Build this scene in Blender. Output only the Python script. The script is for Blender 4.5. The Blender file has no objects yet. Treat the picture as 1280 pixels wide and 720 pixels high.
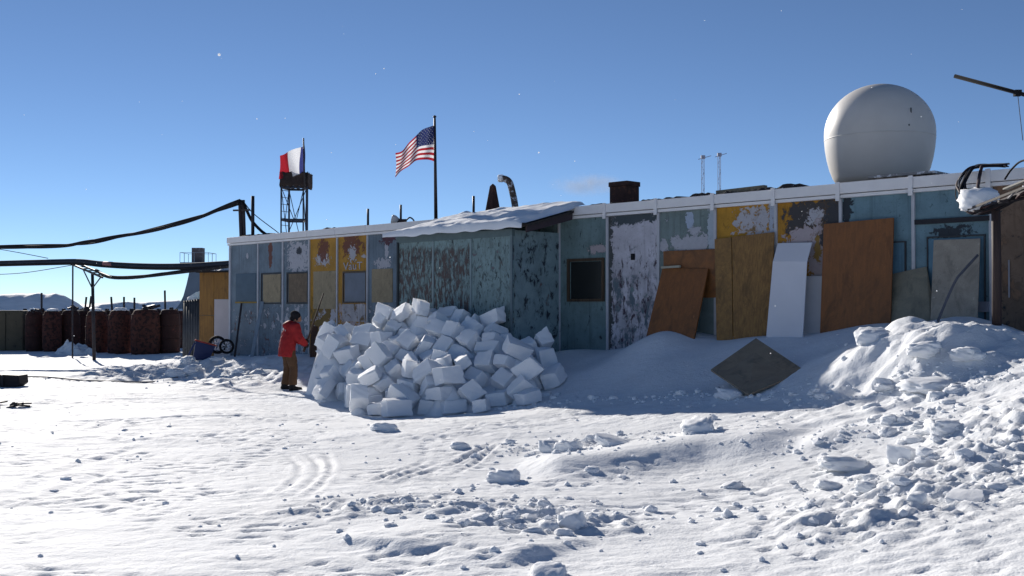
import bpy, bmesh, math, random
import numpy as np
from mathutils import Vector, Matrix, Quaternion

random.seed(11)
SC = bpy.context.scene
COL = SC.collection

# ------------------------------------------------------------------ camera, sky, sun, exposure
F = 1350.0; EYE = 1.8; PITCH = math.atan(23.0 / F)
cam_d = bpy.data.cameras.new('camera'); cam = bpy.data.objects.new('camera', cam_d); COL.objects.link(cam)
cam.location = (0, 0, EYE); cam.rotation_euler = (math.pi / 2 + PITCH, 0, 0)
cam_d.sensor_width = 36; cam_d.lens = 36 * F / 1280; cam_d.clip_start = 0.05; cam_d.clip_end = 9000
SC.camera = cam
SUN_AZ = math.radians(26.0)      # to the left of straight ahead
SUN_EL = math.radians(20.0)
world = bpy.data.worlds.new('World'); SC.world = world; world.use_nodes = True
wn = world.node_tree; bg = wn.nodes['Background']
sky = wn.nodes.new('ShaderNodeTexSky'); sky.sky_type = 'NISHITA'; sky.sun_disc = False
sky.sun_elevation = SUN_EL; sky.sun_rotation = -SUN_AZ
sky.altitude = 3900; sky.air_density = 0.8; sky.dust_density = 0.0; sky.ozone_density = 3.0
wn.links.new(sky.outputs[0], bg.inputs[0]); bg.inputs[1].default_value = 0.05
sun_d = bpy.data.lights.new('sun', 'SUN'); sun = bpy.data.objects.new('sun', sun_d); COL.objects.link(sun)
sun_d.energy = 3.3; sun_d.angle = math.radians(0.53); sun_d.color = (1.0, 0.94, 0.86)
SUN_V = Vector((-math.sin(SUN_AZ) * math.cos(SUN_EL), math.cos(SUN_AZ) * math.cos(SUN_EL), math.sin(SUN_EL)))
sun.rotation_euler = (-SUN_V).to_track_quat('-Z', 'Y').to_euler()
SC.view_settings.view_transform = 'Standard'; SC.view_settings.look = 'None'
SC.view_settings.gamma = 1.0; SC.view_settings.use_curve_mapping = False
SC.view_settings.exposure = 1.0

# ------------------------------------------------------------------ measuring helpers
CE, SE = math.cos(PITCH), math.sin(PITCH)
def ray(px, py):
    a = (px - 640) / F; b = (360 - py) / F
    return Vector((a, CE - b * SE, SE + b * CE))
def at(px, py, Z):
    d = ray(px, py); return Vector((0, 0, EYE)) + d * (Z / d.y)
TX, TY = 0.7018, -0.7124
NX, NY = -0.7124, -0.7018
P0 = at(288, 383, 31.2); P0.z = 0
def wall(px, py, off=0.0):
    """point on the plane OFF metres in front of the facade: (s along it, height)"""
    d = ray(px, py); t = (off + NX * P0.x + NY * P0.y) / (NX * d.x + NY * d.y)
    x = d.x * t - P0.x; y = d.y * t - P0.y
    return x * TX + y * TY, EYE + d.z * t
def L2W(s, off, z): return Vector((P0.x + s * TX + off * NX, P0.y + s * TY + off * NY, z))
def wpt(px, py, off=0.0):
    s, z = wall(px, py, off); return L2W(s, off, z)
WALL_ROT = math.atan2(TY, TX)

# ------------------------------------------------------------------ numpy noise
_rs = np.random.RandomState(5)
_perm = np.concatenate([_rs.permutation(256)] * 3)
_ang = _rs.rand(256) * 2 * np.pi; _gx, _gy = np.cos(_ang), np.sin(_ang)
def perlin(x, y, seed=0):
    x = np.asarray(x, float) + seed * 17.31; y = np.asarray(y, float) + seed * 9.77
    xi = np.floor(x).astype(int); yi = np.floor(y).astype(int); fx = x - xi; fy = y - yi
    xi &= 255; yi &= 255
    u = fx ** 3 * (fx * (fx * 6 - 15) + 10); v = fy ** 3 * (fy * (fy * 6 - 15) + 10)
    def g(ix, iy, dx, dy):
        h = _perm[_perm[ix & 255] + (iy & 255)]; return _gx[h] * dx + _gy[h] * dy
    a = g(xi, yi, fx, fy); b = g(xi + 1, yi, fx - 1, fy); c = g(xi, yi + 1, fx, fy - 1); d = g(xi + 1, yi + 1, fx - 1, fy - 1)
    return (a + u * (b - a)) * (1 - v) + (c + u * (d - c)) * v
def fbm(x, y, seed=0, oct=4):
    r = 0; a = 1.0; f = 1.0
    for i in range(oct): r = r + a * perlin(x * f, y * f, seed + i); a *= 0.5; f *= 2.03
    return r
def sstep(a, b, x):
    t = np.clip((x - a) / (b - a), 0, 1); return t * t * (3 - 2 * t)

# ------------------------------------------------------------------ materials
def new_mat(name):
    m = bpy.data.materials.new(name); m.use_nodes = True
    nt = m.node_tree; return m, nt, nt.nodes['Principled BSDF']
class N:
    def __init__(s, nt): s.nt = nt
    def node(s, t, **k):
        n = s.nt.nodes.new(t)
        for a, b in k.items(): setattr(n, a, b)
        return n
    def set(s, sock, v):
        if hasattr(v, 'is_output') or isinstance(v, bpy.types.NodeSocket): s.nt.links.new(v, sock)
        else: sock.default_value = v
    def math(s, op, a, b=0.0, c=0.0, clamp=False):
        n = s.node('ShaderNodeMath', operation=op, use_clamp=clamp)
        for i, v in enumerate((a, b, c)): s.set(n.inputs[i], v)
        return n.outputs[0]
    def step(s, x, a, b):
        n = s.node('ShaderNodeMapRange', interpolation_type='SMOOTHSTEP')
        s.set(n.inputs[0], x); n.inputs[1].default_value = a; n.inputs[2].default_value = b
        return n.outputs[0]
    def noise(s, vec, scale, detail=4.0, rough=0.55, dist=0.0):
        n = s.node('ShaderNodeTexNoise'); s.set(n.inputs['Vector'], vec)
        n.inputs['Scale'].default_value = scale; n.inputs['Detail'].default_value = detail
        n.inputs['Roughness'].default_value = rough; n.inputs['Distortion'].default_value = dist
        return n.outputs[0]
    def mapv(s, vec, loc=(0, 0, 0), sc=(1, 1, 1)):
        n = s.node('ShaderNodeMapping'); s.set(n.inputs[0], vec); n.inputs[1].default_value = loc; n.inputs[3].default_value = sc
        return n.outputs[0]
    def mix(s, f, a, b):
        n = s.node('ShaderNodeMix', data_type='RGBA'); s.set(n.inputs[0], f)
        s.set(n.inputs[6], a if not isinstance(a, tuple) else (*a, 1)); s.set(n.inputs[7], b if not isinstance(b, tuple) else (*b, 1))
        return n.outputs[2]
    def obj(s): return s.node('ShaderNodeTexCoord').outputs['Object']
    def bump(s, h, dist, strength=1.0):
        n = s.node('ShaderNodeBump'); n.inputs['Strength'].default_value = strength; n.inputs['Distance'].default_value = dist
        s.set(n.inputs['Height'], h); return n.outputs[0]

def plain(name, c, rough=0.7, var=0.25, scale=6.0, metallic=0.0, bump=0.0, c2=None, thr=0.55, stretch=(1, 1, 1), sheen=0):
    """one colour with uneven tone and, if c2 is given, patches of a second colour"""
    m, nt, b = new_mat(name); n = N(nt); v = n.mapv(n.obj(), (random.random() * 9, random.random() * 9, random.random() * 9), stretch)
    f = n.noise(v, scale, 5)
    col = n.mix(f, tuple(x * (1 - var) for x in c), tuple(min(1, x * (1 + var)) for x in c))
    if c2 is not None:
        col = n.mix(n.step(n.noise(v, scale * 1.7, 6, 0.62), thr, thr + 0.08), col, c2)
    n.set(b.inputs['Base Color'], col); b.inputs['Roughness'].default_value = rough; b.inputs['Metallic'].default_value = metallic; b.inputs['Specular IOR Level'].default_value = 0.2
    if bump: n.set(b.inputs['Normal'], n.bump(f, bump))
    return m

def paint(name, base, layers=(), rough=0.62, var=0.22):
    """weathered paint in panel coordinates (x across, z height); layers are peeled spots, stains, streaks"""
    m, nt, b = new_mat(name); n = N(nt); o = n.obj()
    sd = (random.random() * 20, random.random() * 20, random.random() * 20)
    vo = n.mapv(o, sd)
    sx = n.node('ShaderNodeSeparateXYZ'); n.set(sx.inputs[0], o); X, Z = sx.outputs[0], sx.outputs[2]
    t = n.noise(vo, 2.2, 6, 0.65)
    col = n.mix(n.step(t, 0.25, 0.75), tuple(x * (1 - var) for x in base), tuple(x * (1 + var) for x in base))
    fine = n.noise(vo, 38.0, 3)
    col = n.mix(n.step(fine, 0.60, 0.75), col, tuple(x * 0.7 for x in base))
    hgt = fine
    strk = n.noise(n.mapv(o, (sd[2], sd[0], sd[1]), (15, 1, 0.7)), 1.0, 5, 0.6)
    col = n.mix(n.math('MULTIPLY', n.step(strk, 0.52, 0.72), 0.45), col, tuple(x * 0.42 for x in base))
    for k, L in enumerate(layers):
        c = L[1]; so = n.mapv(o, (sd[1] + k * 3.7, sd[2] - k * 2.1, sd[0] + k), (L[4][0], 1, L[4][1]) if L[0] == 'chip' else (1, 1, 1))
        if L[0] == 'chip':       # ('chip', colour, scale, threshold, (stretch x, z), (z0, z1) or None)
            fld = n.math('SUBTRACT', n.noise(so, L[2], 8, 0.66, 0.5), L[3]); rim = n.step(fld, -0.045, 0.0); mk = n.step(fld, 0.0, 0.05)
            if L[5]:
                z0, z1 = L[5]; w = n.math('ADD', Z, n.math('MULTIPLY', n.math('SUBTRACT', n.noise(so, 4.0), 0.5), 0.5))
                bd = n.math('MULTIPLY', n.step(w, z0 - 0.08, z0 + 0.08), n.math('SUBTRACT', 1.0, n.step(w, z1 - 0.08, z1 + 0.08))); mk = n.math('MULTIPLY', mk, bd); rim = n.math('MULTIPLY', rim, bd)
        else:                    # ('blob', colour, (cx, cz), (rx, rz), roughness of outline, scale)
            dx = n.math('DIVIDE', n.math('SUBTRACT', X, L[2][0]), L[3][0]); dz = n.math('DIVIDE', n.math('SUBTRACT', Z, L[2][1]), L[3][1])
            d = n.math('SQRT', n.math('ADD', n.math('MULTIPLY', dx, dx), n.math('MULTIPLY', dz, dz)))
            fld = (n.math('ADD', n.math('SUBTRACT', 1.0, d), n.math('MULTIPLY', n.math('SUBTRACT', n.noise(so, L[5] * 1.3, 9, 0.68, 0.8), 0.5), L[4] * 2.6))); rim = n.step(fld, -0.14, 0.0); mk = n.step(fld, -0.02, 0.10)
        col = n.mix(n.math('MULTIPLY', rim, 0.5), col, tuple(x * 0.45 for x in base)); tone = n.noise(so, 14.0, 4, 0.7); col = n.mix(n.math('MULTIPLY', mk, 0.93), col, n.mix(tone, tuple(x * 0.78 for x in c), tuple(min(1, x * 1.12) for x in c))); hgt = n.math('SUBTRACT', hgt, n.math('MULTIPLY', mk, 0.8))
    n.set(b.inputs['Base Color'], col); b.inputs['Roughness'].default_value = rough; b.inputs['Specular IOR Level'].default_value = 0.25
    n.set(b.inputs['Normal'], n.bump(hgt, 0.004, 0.7))
    return m

def wood(name, c, dark, scale=1.0, along='z', rough=0.75):
    m, nt, b = new_mat(name); n = N(nt); o = n.obj()
    st = {'z': (16, 16, 1.1), 'x': (1.1, 16, 16), 'none': (5, 5, 5)}[along]
    v = n.mapv(o, (random.random() * 9, random.random() * 9, random.random() * 9), tuple(x * scale for x in st))
    f = n.noise(v, 2.0, 6, 0.65, 0.6); g = n.noise(n.mapv(o, (3, 7, 1)), 2.3 * scale, 5, 0.6); fl = n.noise(o, 55.0, 2)
    col = n.mix(n.step(f, 0.3, 0.75), dark, c); col = n.mix(n.math('MULTIPLY', n.step(g, 0.5, 0.72), 0.55), col, dark)
    col = n.mix(n.math('MULTIPLY', n.step(fl, 0.6, 0.72), 0.5), col, tuple(x * 0.5 for x in dark))
    st_ = n.noise(n.mapv(o, (5, 2, 8), (1.0, 1.0, .45)), 3.1, 6, 0.65, 0.7); col = n.mix(n.math('MULTIPLY', n.step(st_, 0.52, 0.66), 0.5), col, tuple(x * 0.45 for x in dark))
    sc_ = n.noise(n.mapv(o, (1, 4, 2)), 11.0, 6, 0.7); col = n.mix(n.math('MULTIPLY', n.step(sc_, 0.64, 0.70), 0.45), col, tuple(min(1, x * 1.5 + .03) for x in c))
    n.set(b.inputs['Base Color'], col); b.inputs['Roughness'].default_value = rough; n.set(b.inputs['Normal'], n.bump(f, 0.003, 0.6))
    return m

def snow_mat(name, c=(0.87, 0.885, 0.90), bump=0.012, scale=1.0, dirt=0.0, sss=0.02):
    m, nt, b = new_mat(name); n = N(nt); o = n.node('ShaderNodeNewGeometry').outputs['Position']
    a = n.noise(o, 9.0 * scale, 6, 0.66); f = n.noise(o, 46.0 * scale, 3, 0.6)
    h = n.math('ADD', a, n.math('MULTIPLY', f, 0.35))
    big = n.noise(n.mapv(o, (0, 0, 0), (0.35, 0.9, 1)), 1.0, 5, 0.6)
    col = n.mix(n.step(big, 0.35, 0.7), tuple(x * (0.95 - dirt) for x in c), c)
    if dirt: col = n.mix(n.math('MULTIPLY', n.step(n.noise(o, 13.0, 5, 0.7), 0.66, 0.74), dirt * 4), col, (0.42, 0.41, 0.42))
    n.set(b.inputs['Base Color'], col); b.inputs['Roughness'].default_value = 0.72
    b.inputs['Specular IOR Level'].default_value = 0.04
    b.inputs['Subsurface Weight'].default_value = 0.6; b.inputs['Subsurface Radius'].default_value = (1.0, 1.0, 1.0); b.inputs['Subsurface Scale'].default_value = sss
    n.set(b.inputs['Normal'], n.bump(h, bump, 0.8))
    return m

# ------------------------------------------------------------------ mesh helpers
class MB:
    def __init__(s): s.v = []; s.f = []; s.m = []; s.smooth = False
    def add(s, vs, fs, mi=0):
        k = len(s.v); s.v += [Vector(v) for v in vs]
        for f in fs: s.f.append([i + k for i in f]); s.m.append(mi)
    def box(s, lo, hi, mi=0, M=None):
        x0, y0, z0 = lo; x1, y1, z1 = hi
        vs = [Vector(p) for p in ((x0, y0, z0), (x1, y0, z0), (x1, y1, z0), (x0, y1, z0), (x0, y0, z1), (x1, y0, z1), (x1, y1, z1), (x0, y1, z1))]
        if M: vs = [M @ v for v in vs]
        s.add(vs, [(0, 3, 2, 1), (4, 5, 6, 7), (0, 1, 5, 4), (1, 2, 6, 5), (2, 3, 7, 6), (3, 0, 4, 7)], mi); return s
    def bar(s, a, b, w, h=None, mi=0, up=None):
        """square-section bar from a to b"""
        a, b = Vector(a), Vector(b); d = (b - a).normalized(); h = h or w
        up = Vector(up) if up else (Vector((0, 0, 1)) if abs(d.z) < 0.9 else Vector((0, 1, 0)))
        x = d.cross(up).normalized() * w / 2; y = x.normalized().cross(d) * h / 2
        vs = [a - x - y, a + x - y, a + x + y, a - x + y, b - x - y, b + x - y, b + x + y, b - x + y]
        s.add(vs, [(0, 3, 2, 1), (4, 5, 6, 7), (0, 1, 5, 4), (1, 2, 6, 5), (2, 3, 7, 6), (3, 0, 4, 7)], mi); return s
    def slab(s, quad, th, mi=0):
        """sheet: polygon corners of its front face, thickness away from the front"""
        q = [Vector(p) for p in quad]; nrm = (q[1] - q[0]).cross(q[-1] - q[0]).normalized(); k = len(q)
        vs = q + [p - nrm * th for p in q]
        s.add(vs, [list(range(k)), list(range(2 * k - 1, k - 1, -1))] + [(i, i + k, (i + 1) % k + k, (i + 1) % k) for i in range(k)], mi); return s
    def tube(s, pts, r, n=8, mi=0, caps=True, ref=None):
        """r: number or list of numbers or (rx, ry) pairs"""
        P = [Vector(p) for p in pts]; K = len(P)
        R = [r] * K if not isinstance(r, (list,)) else r
        T = [((P[min(i + 1, K - 1)] - P[max(i - 1, 0)])).normalized() for i in range(K)]
        up = Vector(ref) if ref else (Vector((0, 0, 1)) if abs(T[0].z) < 0.9 else Vector((1, 0, 0)))
        k0 = len(s.v); vs = []
        for i in range(K):
            x = (up - T[i] * up.dot(T[i])).normalized(); y = T[i].cross(x); up = x if not ref else Vector(ref)
            rx, ry = R[i] if isinstance(R[i], tuple) else (R[i], R[i])
            for j in range(n):
                a = 2 * math.pi * j / n; vs.append(P[i] + x * math.cos(a) * rx + y * math.sin(a) * ry)
        fs = [(i * n + j, i * n + (j + 1) % n, (i + 1) * n + (j + 1) % n, (i + 1) * n + j) for i in range(K - 1) for j in range(n)]
        if caps: fs += [list(range(n - 1, -1, -1)), [(K - 1) * n + j for j in range(n)]]
        s.add(vs, fs, mi); return s
    def lathe(s, prof, n=24, c=(0, 0, 0), mi=0, M=None):
        """prof: (radius, z) pairs from bottom to top"""
        vs = []
        for r, z in prof:
            for j in range(n):
                a = 2 * math.pi * j / n; p = Vector((c[0] + r * math.cos(a), c[1] + r * math.sin(a), c[2] + z)); vs.append(M @ p if M else p)
        K = len(prof)
        fs = [(i * n + j, i * n + (j + 1) % n, (i + 1) * n + (j + 1) % n, (i + 1) * n + j) for i in range(K - 1) for j in range(n)]
        fs += [list(range(n - 1, -1, -1)), [(K - 1) * n + j for j in range(n)]]
        s.add(vs, fs, mi); return s
    def build(s, name, mat, parent=None, origin=None, smooth=False, bevel=0.0):
        me = bpy.data.meshes.new(name); v = s.v
        if origin == 'base':
            c = sum(v, Vector()) / len(v); o = Vector((c.x, c.y, min(p.z for p in v))); v = [p - o for p in v]
        elif origin is not None: o = Vector(origin); v = [p - o for p in v]
        else: o = Vector()
        me.from_pydata([tuple(p) for p in v], [], s.f)
        for mt in (mat if isinstance(mat, (list, tuple)) else [mat]): me.materials.append(mt)
        if any(s.m): me.polygons.foreach_set('material_index', s.m)
        if smooth: me.polygons.foreach_set('use_smooth', [True] * len(me.polygons))
        ob = bpy.data.objects.new(name, me); COL.objects.link(ob); ob.location = o
        if parent is not None: ob.parent = parent
        if bevel:
            md = ob.modifiers.new('bevel', 'BEVEL'); md.width = bevel; md.segments = 2; md.limit_method = 'ANGLE'
        return ob
def tag(o, label=None, cat=None, group=None, kind=None):
    if label: o['label'] = label
    if cat: o['category'] = cat
    if group: o['group'] = group
    if kind: o['kind'] = kind
    return o
def empty(name, loc, rz=0.0):
    o = bpy.data.objects.new(name, None); COL.objects.link(o); o.location = loc; o.rotation_euler = (0, 0, rz); o.empty_display_size = 0.2
    return o
def copy_tree(o, parent=None):
    c = o.copy(); COL.objects.link(c); c.parent = parent
    for ch in list(o.children): copy_tree(ch, c)
    return c
def curve_pts(ctrl, n=8):
    """Catmull-Rom through control points"""
    P = [Vector(p) for p in ctrl]; P = [P[0] * 2 - P[1]] + P + [P[-1] * 2 - P[-2]]; out = []
    for i in range(1, len(P) - 2):
        for k in range(n):
            t = k / n; a, b, c, d = P[i - 1:i + 3]
            out.append(0.5 * ((2 * b) + (c - a) * t + (2 * a - 5 * b + 4 * c - d) * t * t + (3 * b - a - 3 * c + d) * t ** 3))
    out.append(P[-2]); return out

SNOW = snow_mat('packed_snow', dirt=0.05, bump=0.022)
SNOW_B = snow_mat('cut_snow', (0.88, 0.895, 0.915), 0.008, 1.6)

# ------------------------------------------------------------------ the ground
CTRL = []
def cp(px, py, Z): CTRL.append(at(px, py, Z))
def cw(px, py, off): CTRL.append(wpt(px, py, off))
def cz(x, y, z): CTRL.append(Vector((x, y, z)))
# snow line along the facade
for px, py, off in ((296, 446, .15), (322, 446, .15), (350, 444, .15), (700, 441, .2), (722, 433, .25), (743, 441, .15), (766, 434, .2), (792, 432, .3),
                    (812, 421, .55), (828, 417, .7), (846, 421, .7), (866, 433, .6), (886, 427, .45), (903, 427, .4), (935, 421, .45), (962, 418, .5), (1000, 418, .45), (1030, 416, .5),
                    (1062, 411, .5), (1092, 405, .5), (1112, 403, .5), (1165, 400, .4), (1198, 395, .35), (1218, 391, .35), (1262, 412, .3), (1290, 418, .3)): cw(px, py, off)
for s, z in ((-1, .3), (7, .35), (8.5, .3), (10, .3), (12, .45), (13, .75), (25, 1.0), (28, .9), (32, .6)): CTRL.append(L2W(s, -0.3, z))
# edge of the building's shadow
for px, py, Z in ((385, 490, 22.6), (470, 500, 20.9), (560, 510, 19.3), (640, 508, 18.2), (700, 504, 17.5), (760, 500, 16.9), (830, 495, 16.1), (900, 492, 15.4), (960, 490, 14.9)): cp(px, py, Z)
# shaded drift
for px, py, Z in ((700, 470, 19.6), (760, 470, 18.6), (830, 462, 17.7), (800, 440, 18.9), (740, 455, 19.9), (890, 470, 16.6), (945, 440, 16.9), (1010, 440, 16.2)): cp(px, py, Z)
# lit mounds on the right
for px, py, Z in ((1131, 412, 14.6), (1112, 413, 14.3), (1085, 428, 14.4), (1055, 446, 14.4), (1025, 466, 14.4), (1000, 482, 14.4), (1160, 416, 13.4), (1178, 422, 13.0), (1214, 417, 13.1), (1250, 430, 12.9),
                  (1285, 440, 12.8), (1100, 470, 13.5), (1190, 462, 12.8), (1240, 458, 12.4), (1290, 452, 12.1), (1130, 490, 12.7), (1060, 500, 13.4)): cp(px, py, Z)
for px, py, Z in ((1000, 520, 13.), (1150, 510, 11.8), (1230, 500, 11.4), (1285, 480, 11.3), (1285, 520, 10.), (1230, 555, 9.7), (1150, 565, 10.), (1285, 575, 8.7), (1285, 612, 7.7), (1230, 620, 8.0),
                  (1285, 660, 6.6), (1180, 640, 7.8), (1100, 640, 8.0), (1000, 680, 7.2), (1200, 710, 6.1), (900, 700, 6.9), (640, 700, 7.), (300, 700, 7.2), (0, 700, 7.3),
                  (640, 620, 9.7), (640, 560, 13.2), (400, 550, 14.3), (0, 550, 14.5), (200, 600, 11.2), (900, 570, 11.8), (900, 610, 10.0), (870, 525, 13.8), (520, 530, 16.2), (250, 520, 17.7), (1050, 560, 10.9)): cp(px, py, Z)
for px, py, Z in ((360, 487, 23.4), (250, 490, 22.7), (100, 480, 25.), (0, 470, 27.9), (117, 451, 36.), (0, 440, 42.6), (200, 440, 41.0), (210, 455, 33.), (270, 456, 28.6), (300, 466, 27.0), (330, 464, 26.6), (240, 446, 32.),
                  (345, 452, 27.4), (255, 470, 27.5), (395, 470, 24.6), (0, 500, 20.8)): cp(px, py, Z)
for x, y, z in ((-20, 30, 0), (-30, 45, 0), (-20, 60, 0), (0, 60, .1), (20, 50, .2), (-12, 15, 0), (-14, 5, .05), (-8, 2, .1), (0, 1, .15), (0, -6, .1), (6, 2, .5), (10, 6, .9), (13, 10, 1.1), (14, 3, .8), (20, 12, .8), (30, 20, .4),
                (-12, -8, 0), (12, -8, .4), (-40, 10, 0), (40, 0, .2), (0, -40, 0), (-40, -30, 0), (40, -30, 0), (60, 60, 0), (-60, 70, 0), (0, 90, 0), (25, 30, .2)): cz(x, y, z)
_C = np.array([tuple(c) for c in CTRL]); _c2 = 0.5
def _phi(r2): return np.sqrt(r2 + _c2)
_A = _phi((_C[:, None, 0] - _C[None, :, 0]) ** 2 + (_C[:, None, 1] - _C[None, :, 1]) ** 2) - 0.03 * np.eye(len(_C))
_K = len(_C); _S = np.zeros((_K + 1, _K + 1)); _S[:_K, :_K] = _A; _S[:_K, _K] = 1; _S[_K, :_K] = 1
_W = np.linalg.solve(_S, np.append(_C[:, 2], 0.0))
def base_h(X, Y):
    X = np.asarray(X, float); Y = np.asarray(Y, float)
    if X.size < 4000:
        out = (_W[:_K] * _phi((X[..., None] - _C[:, 0]) ** 2 + (Y[..., None] - _C[:, 1]) ** 2)).sum(-1) + _W[_K]
        return out * (1 - sstep(45, 85, np.sqrt(X ** 2 + Y ** 2)))
    out = np.full(X.shape, _W[_K])
    for i in range(_K): out += _W[i] * _phi((X - _C[i, 0]) ** 2 + (Y - _C[i, 1]) ** 2)
    far = sstep(45, 85, np.sqrt(X ** 2 + Y ** 2)); return out * (1 - far)
def ground_px(px, py):
    """where the line of sight first meets the smooth ground"""
    d = ray(px, py); t = np.arange(4.0, 49.0, 0.05); x, y, z = d.x * t, d.y * t, EYE + d.z * t
    hit = np.nonzero(z < base_h(x, y))[0]; i = hit[0] if len(hit) else len(t) - 1
    return Vector((x[i], y[i]))
def line_dist(X, Y, pts):
    """distance to a polyline and fraction along it"""
    best = np.full(X.shape, 1e9); fr = np.zeros(X.shape); side = np.zeros(X.shape); L = [0]
    for a, b in zip(pts[:-1], pts[1:]): L.append(L[-1] + math.hypot(b[0] - a[0], b[1] - a[1]))
    for i, (a, b) in enumerate(zip(pts[:-1], pts[1:])):
        dx, dy = b[0] - a[0], b[1] - a[1]; l2 = dx * dx + dy * dy + 1e-9
        t = np.clip(((X - a[0]) * dx + (Y - a[1]) * dy) / l2, 0, 1)
        ex = X - a[0] - t * dx; ey = Y - a[1] - t * dy; d = np.hypot(ex, ey); m = d < best
        best = np.where(m, d, best); fr = np.where(m, (L[i] + t * math.sqrt(l2)) / L[-1], fr); side = np.where(m, np.sign(dx * ey - dy * ex), side)
    return best, fr, side
def gline(pp): return [tuple(ground_px(*p)) for p in pp]
TRACKS = [(gline(p), w, dp) for p, w, dp in (
    ([(352, 556), (384, 564), (398, 578), (398, 592), (384, 608), (352, 630)], .04, .016), ([(336, 556), (362, 566), (376, 580), (375, 594), (362, 608), (330, 630)], .04, .014),
    ([(392, 554), (410, 566), (415, 580), (410, 596), (396, 612), (370, 632)], .035, .012), ([(345, 556), (374, 566), (387, 580), (386, 593), (373, 608), (342, 630)], .03, .010),
    ([(455, 606), (540, 570)], .035, .02), ([(476, 606), (556, 572)], .035, .02), ([(497, 604), (580, 572), (632, 545)], .035, .02), ([(560, 598), (610, 566), (640, 540)], .03, .016),
    ([(0, 632), (60, 598), (120, 575), (200, 550)], .08, .012), ([(20, 640), (80, 612), (150, 586)], .07, .010),
    ([(60, 500), (240, 499), (420, 497)], .05, .02), ([(0, 528), (200, 524), (360, 520)], .06, .02))]
DRIFT = gline([(648, 592), (720, 589), (800, 580), (880, 568), (960, 563), (1010, 556)])
RIDGE = gline([(975, 566), (1040, 552), (1090, 542), (1130, 530), (1175, 522)])
BERM = gline([(1090, 655), (1150, 625), (1210, 585), (1280, 525)])
CREST = gline([(470, 690), (540, 672), (610, 690), (680, 700)])
RUBBLE_A = gline([(410, 640), (500, 632), (600, 640), (700, 645), (740, 655)])
RUBBLE_B = gline([(640, 565), (700, 560), (780, 560)])
EDGE = gline([(150, 470), (230, 460), (300, 470), (340, 472)])
def ground_h(X, Y, fine=True):
    X = np.asarray(X, float); Y = np.asarray(Y, float); h = base_h(X, Y)
    R = np.sqrt(X ** 2 + Y ** 2); near = 1 - sstep(38, 70, R)
    offw = (X - P0.x) * NX + (Y - P0.y) * NY
    shade = sstep(3.2, 2.2, offw) * sstep(-0.5, 0.2, offw) * sstep(-1.0, 0.5, X)      # the soft drift against the wall stays smooth
    rough = near * (1 - 0.85 * shade)
    dd_, ff_, ss_ = line_dist(X, Y, DRIFT); rough = rough * (1 - 0.8 * np.exp(-(dd_ / 0.55) ** 2))
    h = h + near * 0.05 * fbm(X * 0.22, Y * 0.3, 1, 3)
    h = h + shade * 0.06 * fbm(X * 0.7, Y * 0.7, 31, 2)
    if not fine: return h
    # churned surface: shallow scallops drawn out across the view
    patch = sstep(-0.25, 0.35, perlin(X * 0.33, Y * 0.42, 8))
    h = h + rough * (0.007 + 0.014 * patch) * fbm(X * 1.9, Y * 2.6, 2, 5)
    h = h + rough * (0.25 + patch) * 0.013 * np.abs(fbm(X * 4.5, Y * 7.5, 12, 4))
    h = h + rough * 0.010 * fbm(X * 7.0, Y * 9.0, 21, 3) * sstep(-0.2, 0.4, perlin(X * 0.9, Y * 1.1, 23))
    h = h - rough * 0.022 * sstep(0.15, 0.3, perlin(X * 5.5, Y * 8.5, 27)) * sstep(-0.15, 0.25, perlin(X * 0.7, Y * 0.8, 29))
    h = h - rough * 0.008 * sstep(0.28, 0.5, perlin(X * 2.3, Y * 3.9, 15)) * sstep(-0.1, 0.2, perlin(X * 0.5, Y * 0.5, 41))
    for pts, w, dp in TRACKS:
        bx = [p[0] for p in pts]; by = [p[1] for p in pts]
        m = (X > min(bx) - 1) & (X < max(bx) + 1) & (Y > min(by) - 1) & (Y < max(by) + 1)
        if not m.any(): continue
        d, fr, sd = line_dist(X[m], Y[m], pts); br = 0.75 + 0.7 * perlin(X[m] * 1.1, Y[m] * 1.1, 3)
        e = np.clip(br, 0, 1) * sstep(0, .3, fr) * sstep(1, .7, fr)
        h[m] += e * dp * (-np.exp(-(d / w) ** 2) * 1.3 + 0.7 * np.exp(-((d - 2.1 * w) / (0.8 * w)) ** 2))
    def lumps(x, y, mask, amp, f, sd):
        n = np.maximum(0, perlin(x * f, y * f, sd) + 0.05); n2 = np.maximum(0, perlin(x * f * 2.2, y * f * 2.2, sd + 3)); n3 = np.abs(perlin(x * f * 5, y * f * 5, sd + 5))
        return mask * amp * (n * 1.2 + n2 * 0.7 + n3 * 0.35)
    def zone(pts, pad, fn):
        bx = [p[0] for p in pts]; by = [p[1] for p in pts]
        m = (X > min(bx) - pad) & (X < max(bx) + pad) & (Y > min(by) - pad) & (Y < max(by) + pad)
        if m.any(): d, fr, sd = line_dist(X[m], Y[m], pts); h[m] += fn(X[m], Y[m], d, fr, d * sd)
    zone(DRIFT, 2.2, lambda x, y, d, fr, ds: 0.17 * np.where(ds > 0, np.exp(-(d / 0.8) ** 2), np.exp(-(d / 0.5) ** 2)) * sstep(0, .15, fr) * sstep(1, .8, fr))
    zone(RIDGE, 1.0, lambda x, y, d, fr, ds: 0.10 * np.exp(-(d / 0.3) ** 2) * (0.7 + perlin(x * 1.6, y * 1.6, 6)) * sstep(0, .2, fr))
    zone(CREST, 1.6, lambda x, y, d, fr, ds: 0.07 * np.where(ds > 0, np.exp(-(d / 0.6) ** 2), np.exp(-(d / .3) ** 2)) * sstep(0, .1, fr) * sstep(1, .9, fr))
    # broken snow: fields of lumps
    zone(BERM, 2.2, lambda x, y, d, fr, ds: lumps(x, y, np.exp(-(d / 0.85) ** 2), 0.105, 3.0, 50) + lumps(x, y, np.exp(-(d / 0.95) ** 2), 0.05, 9.0, 52) + 0.08 * np.exp(-(d / 0.7) ** 2))
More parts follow.
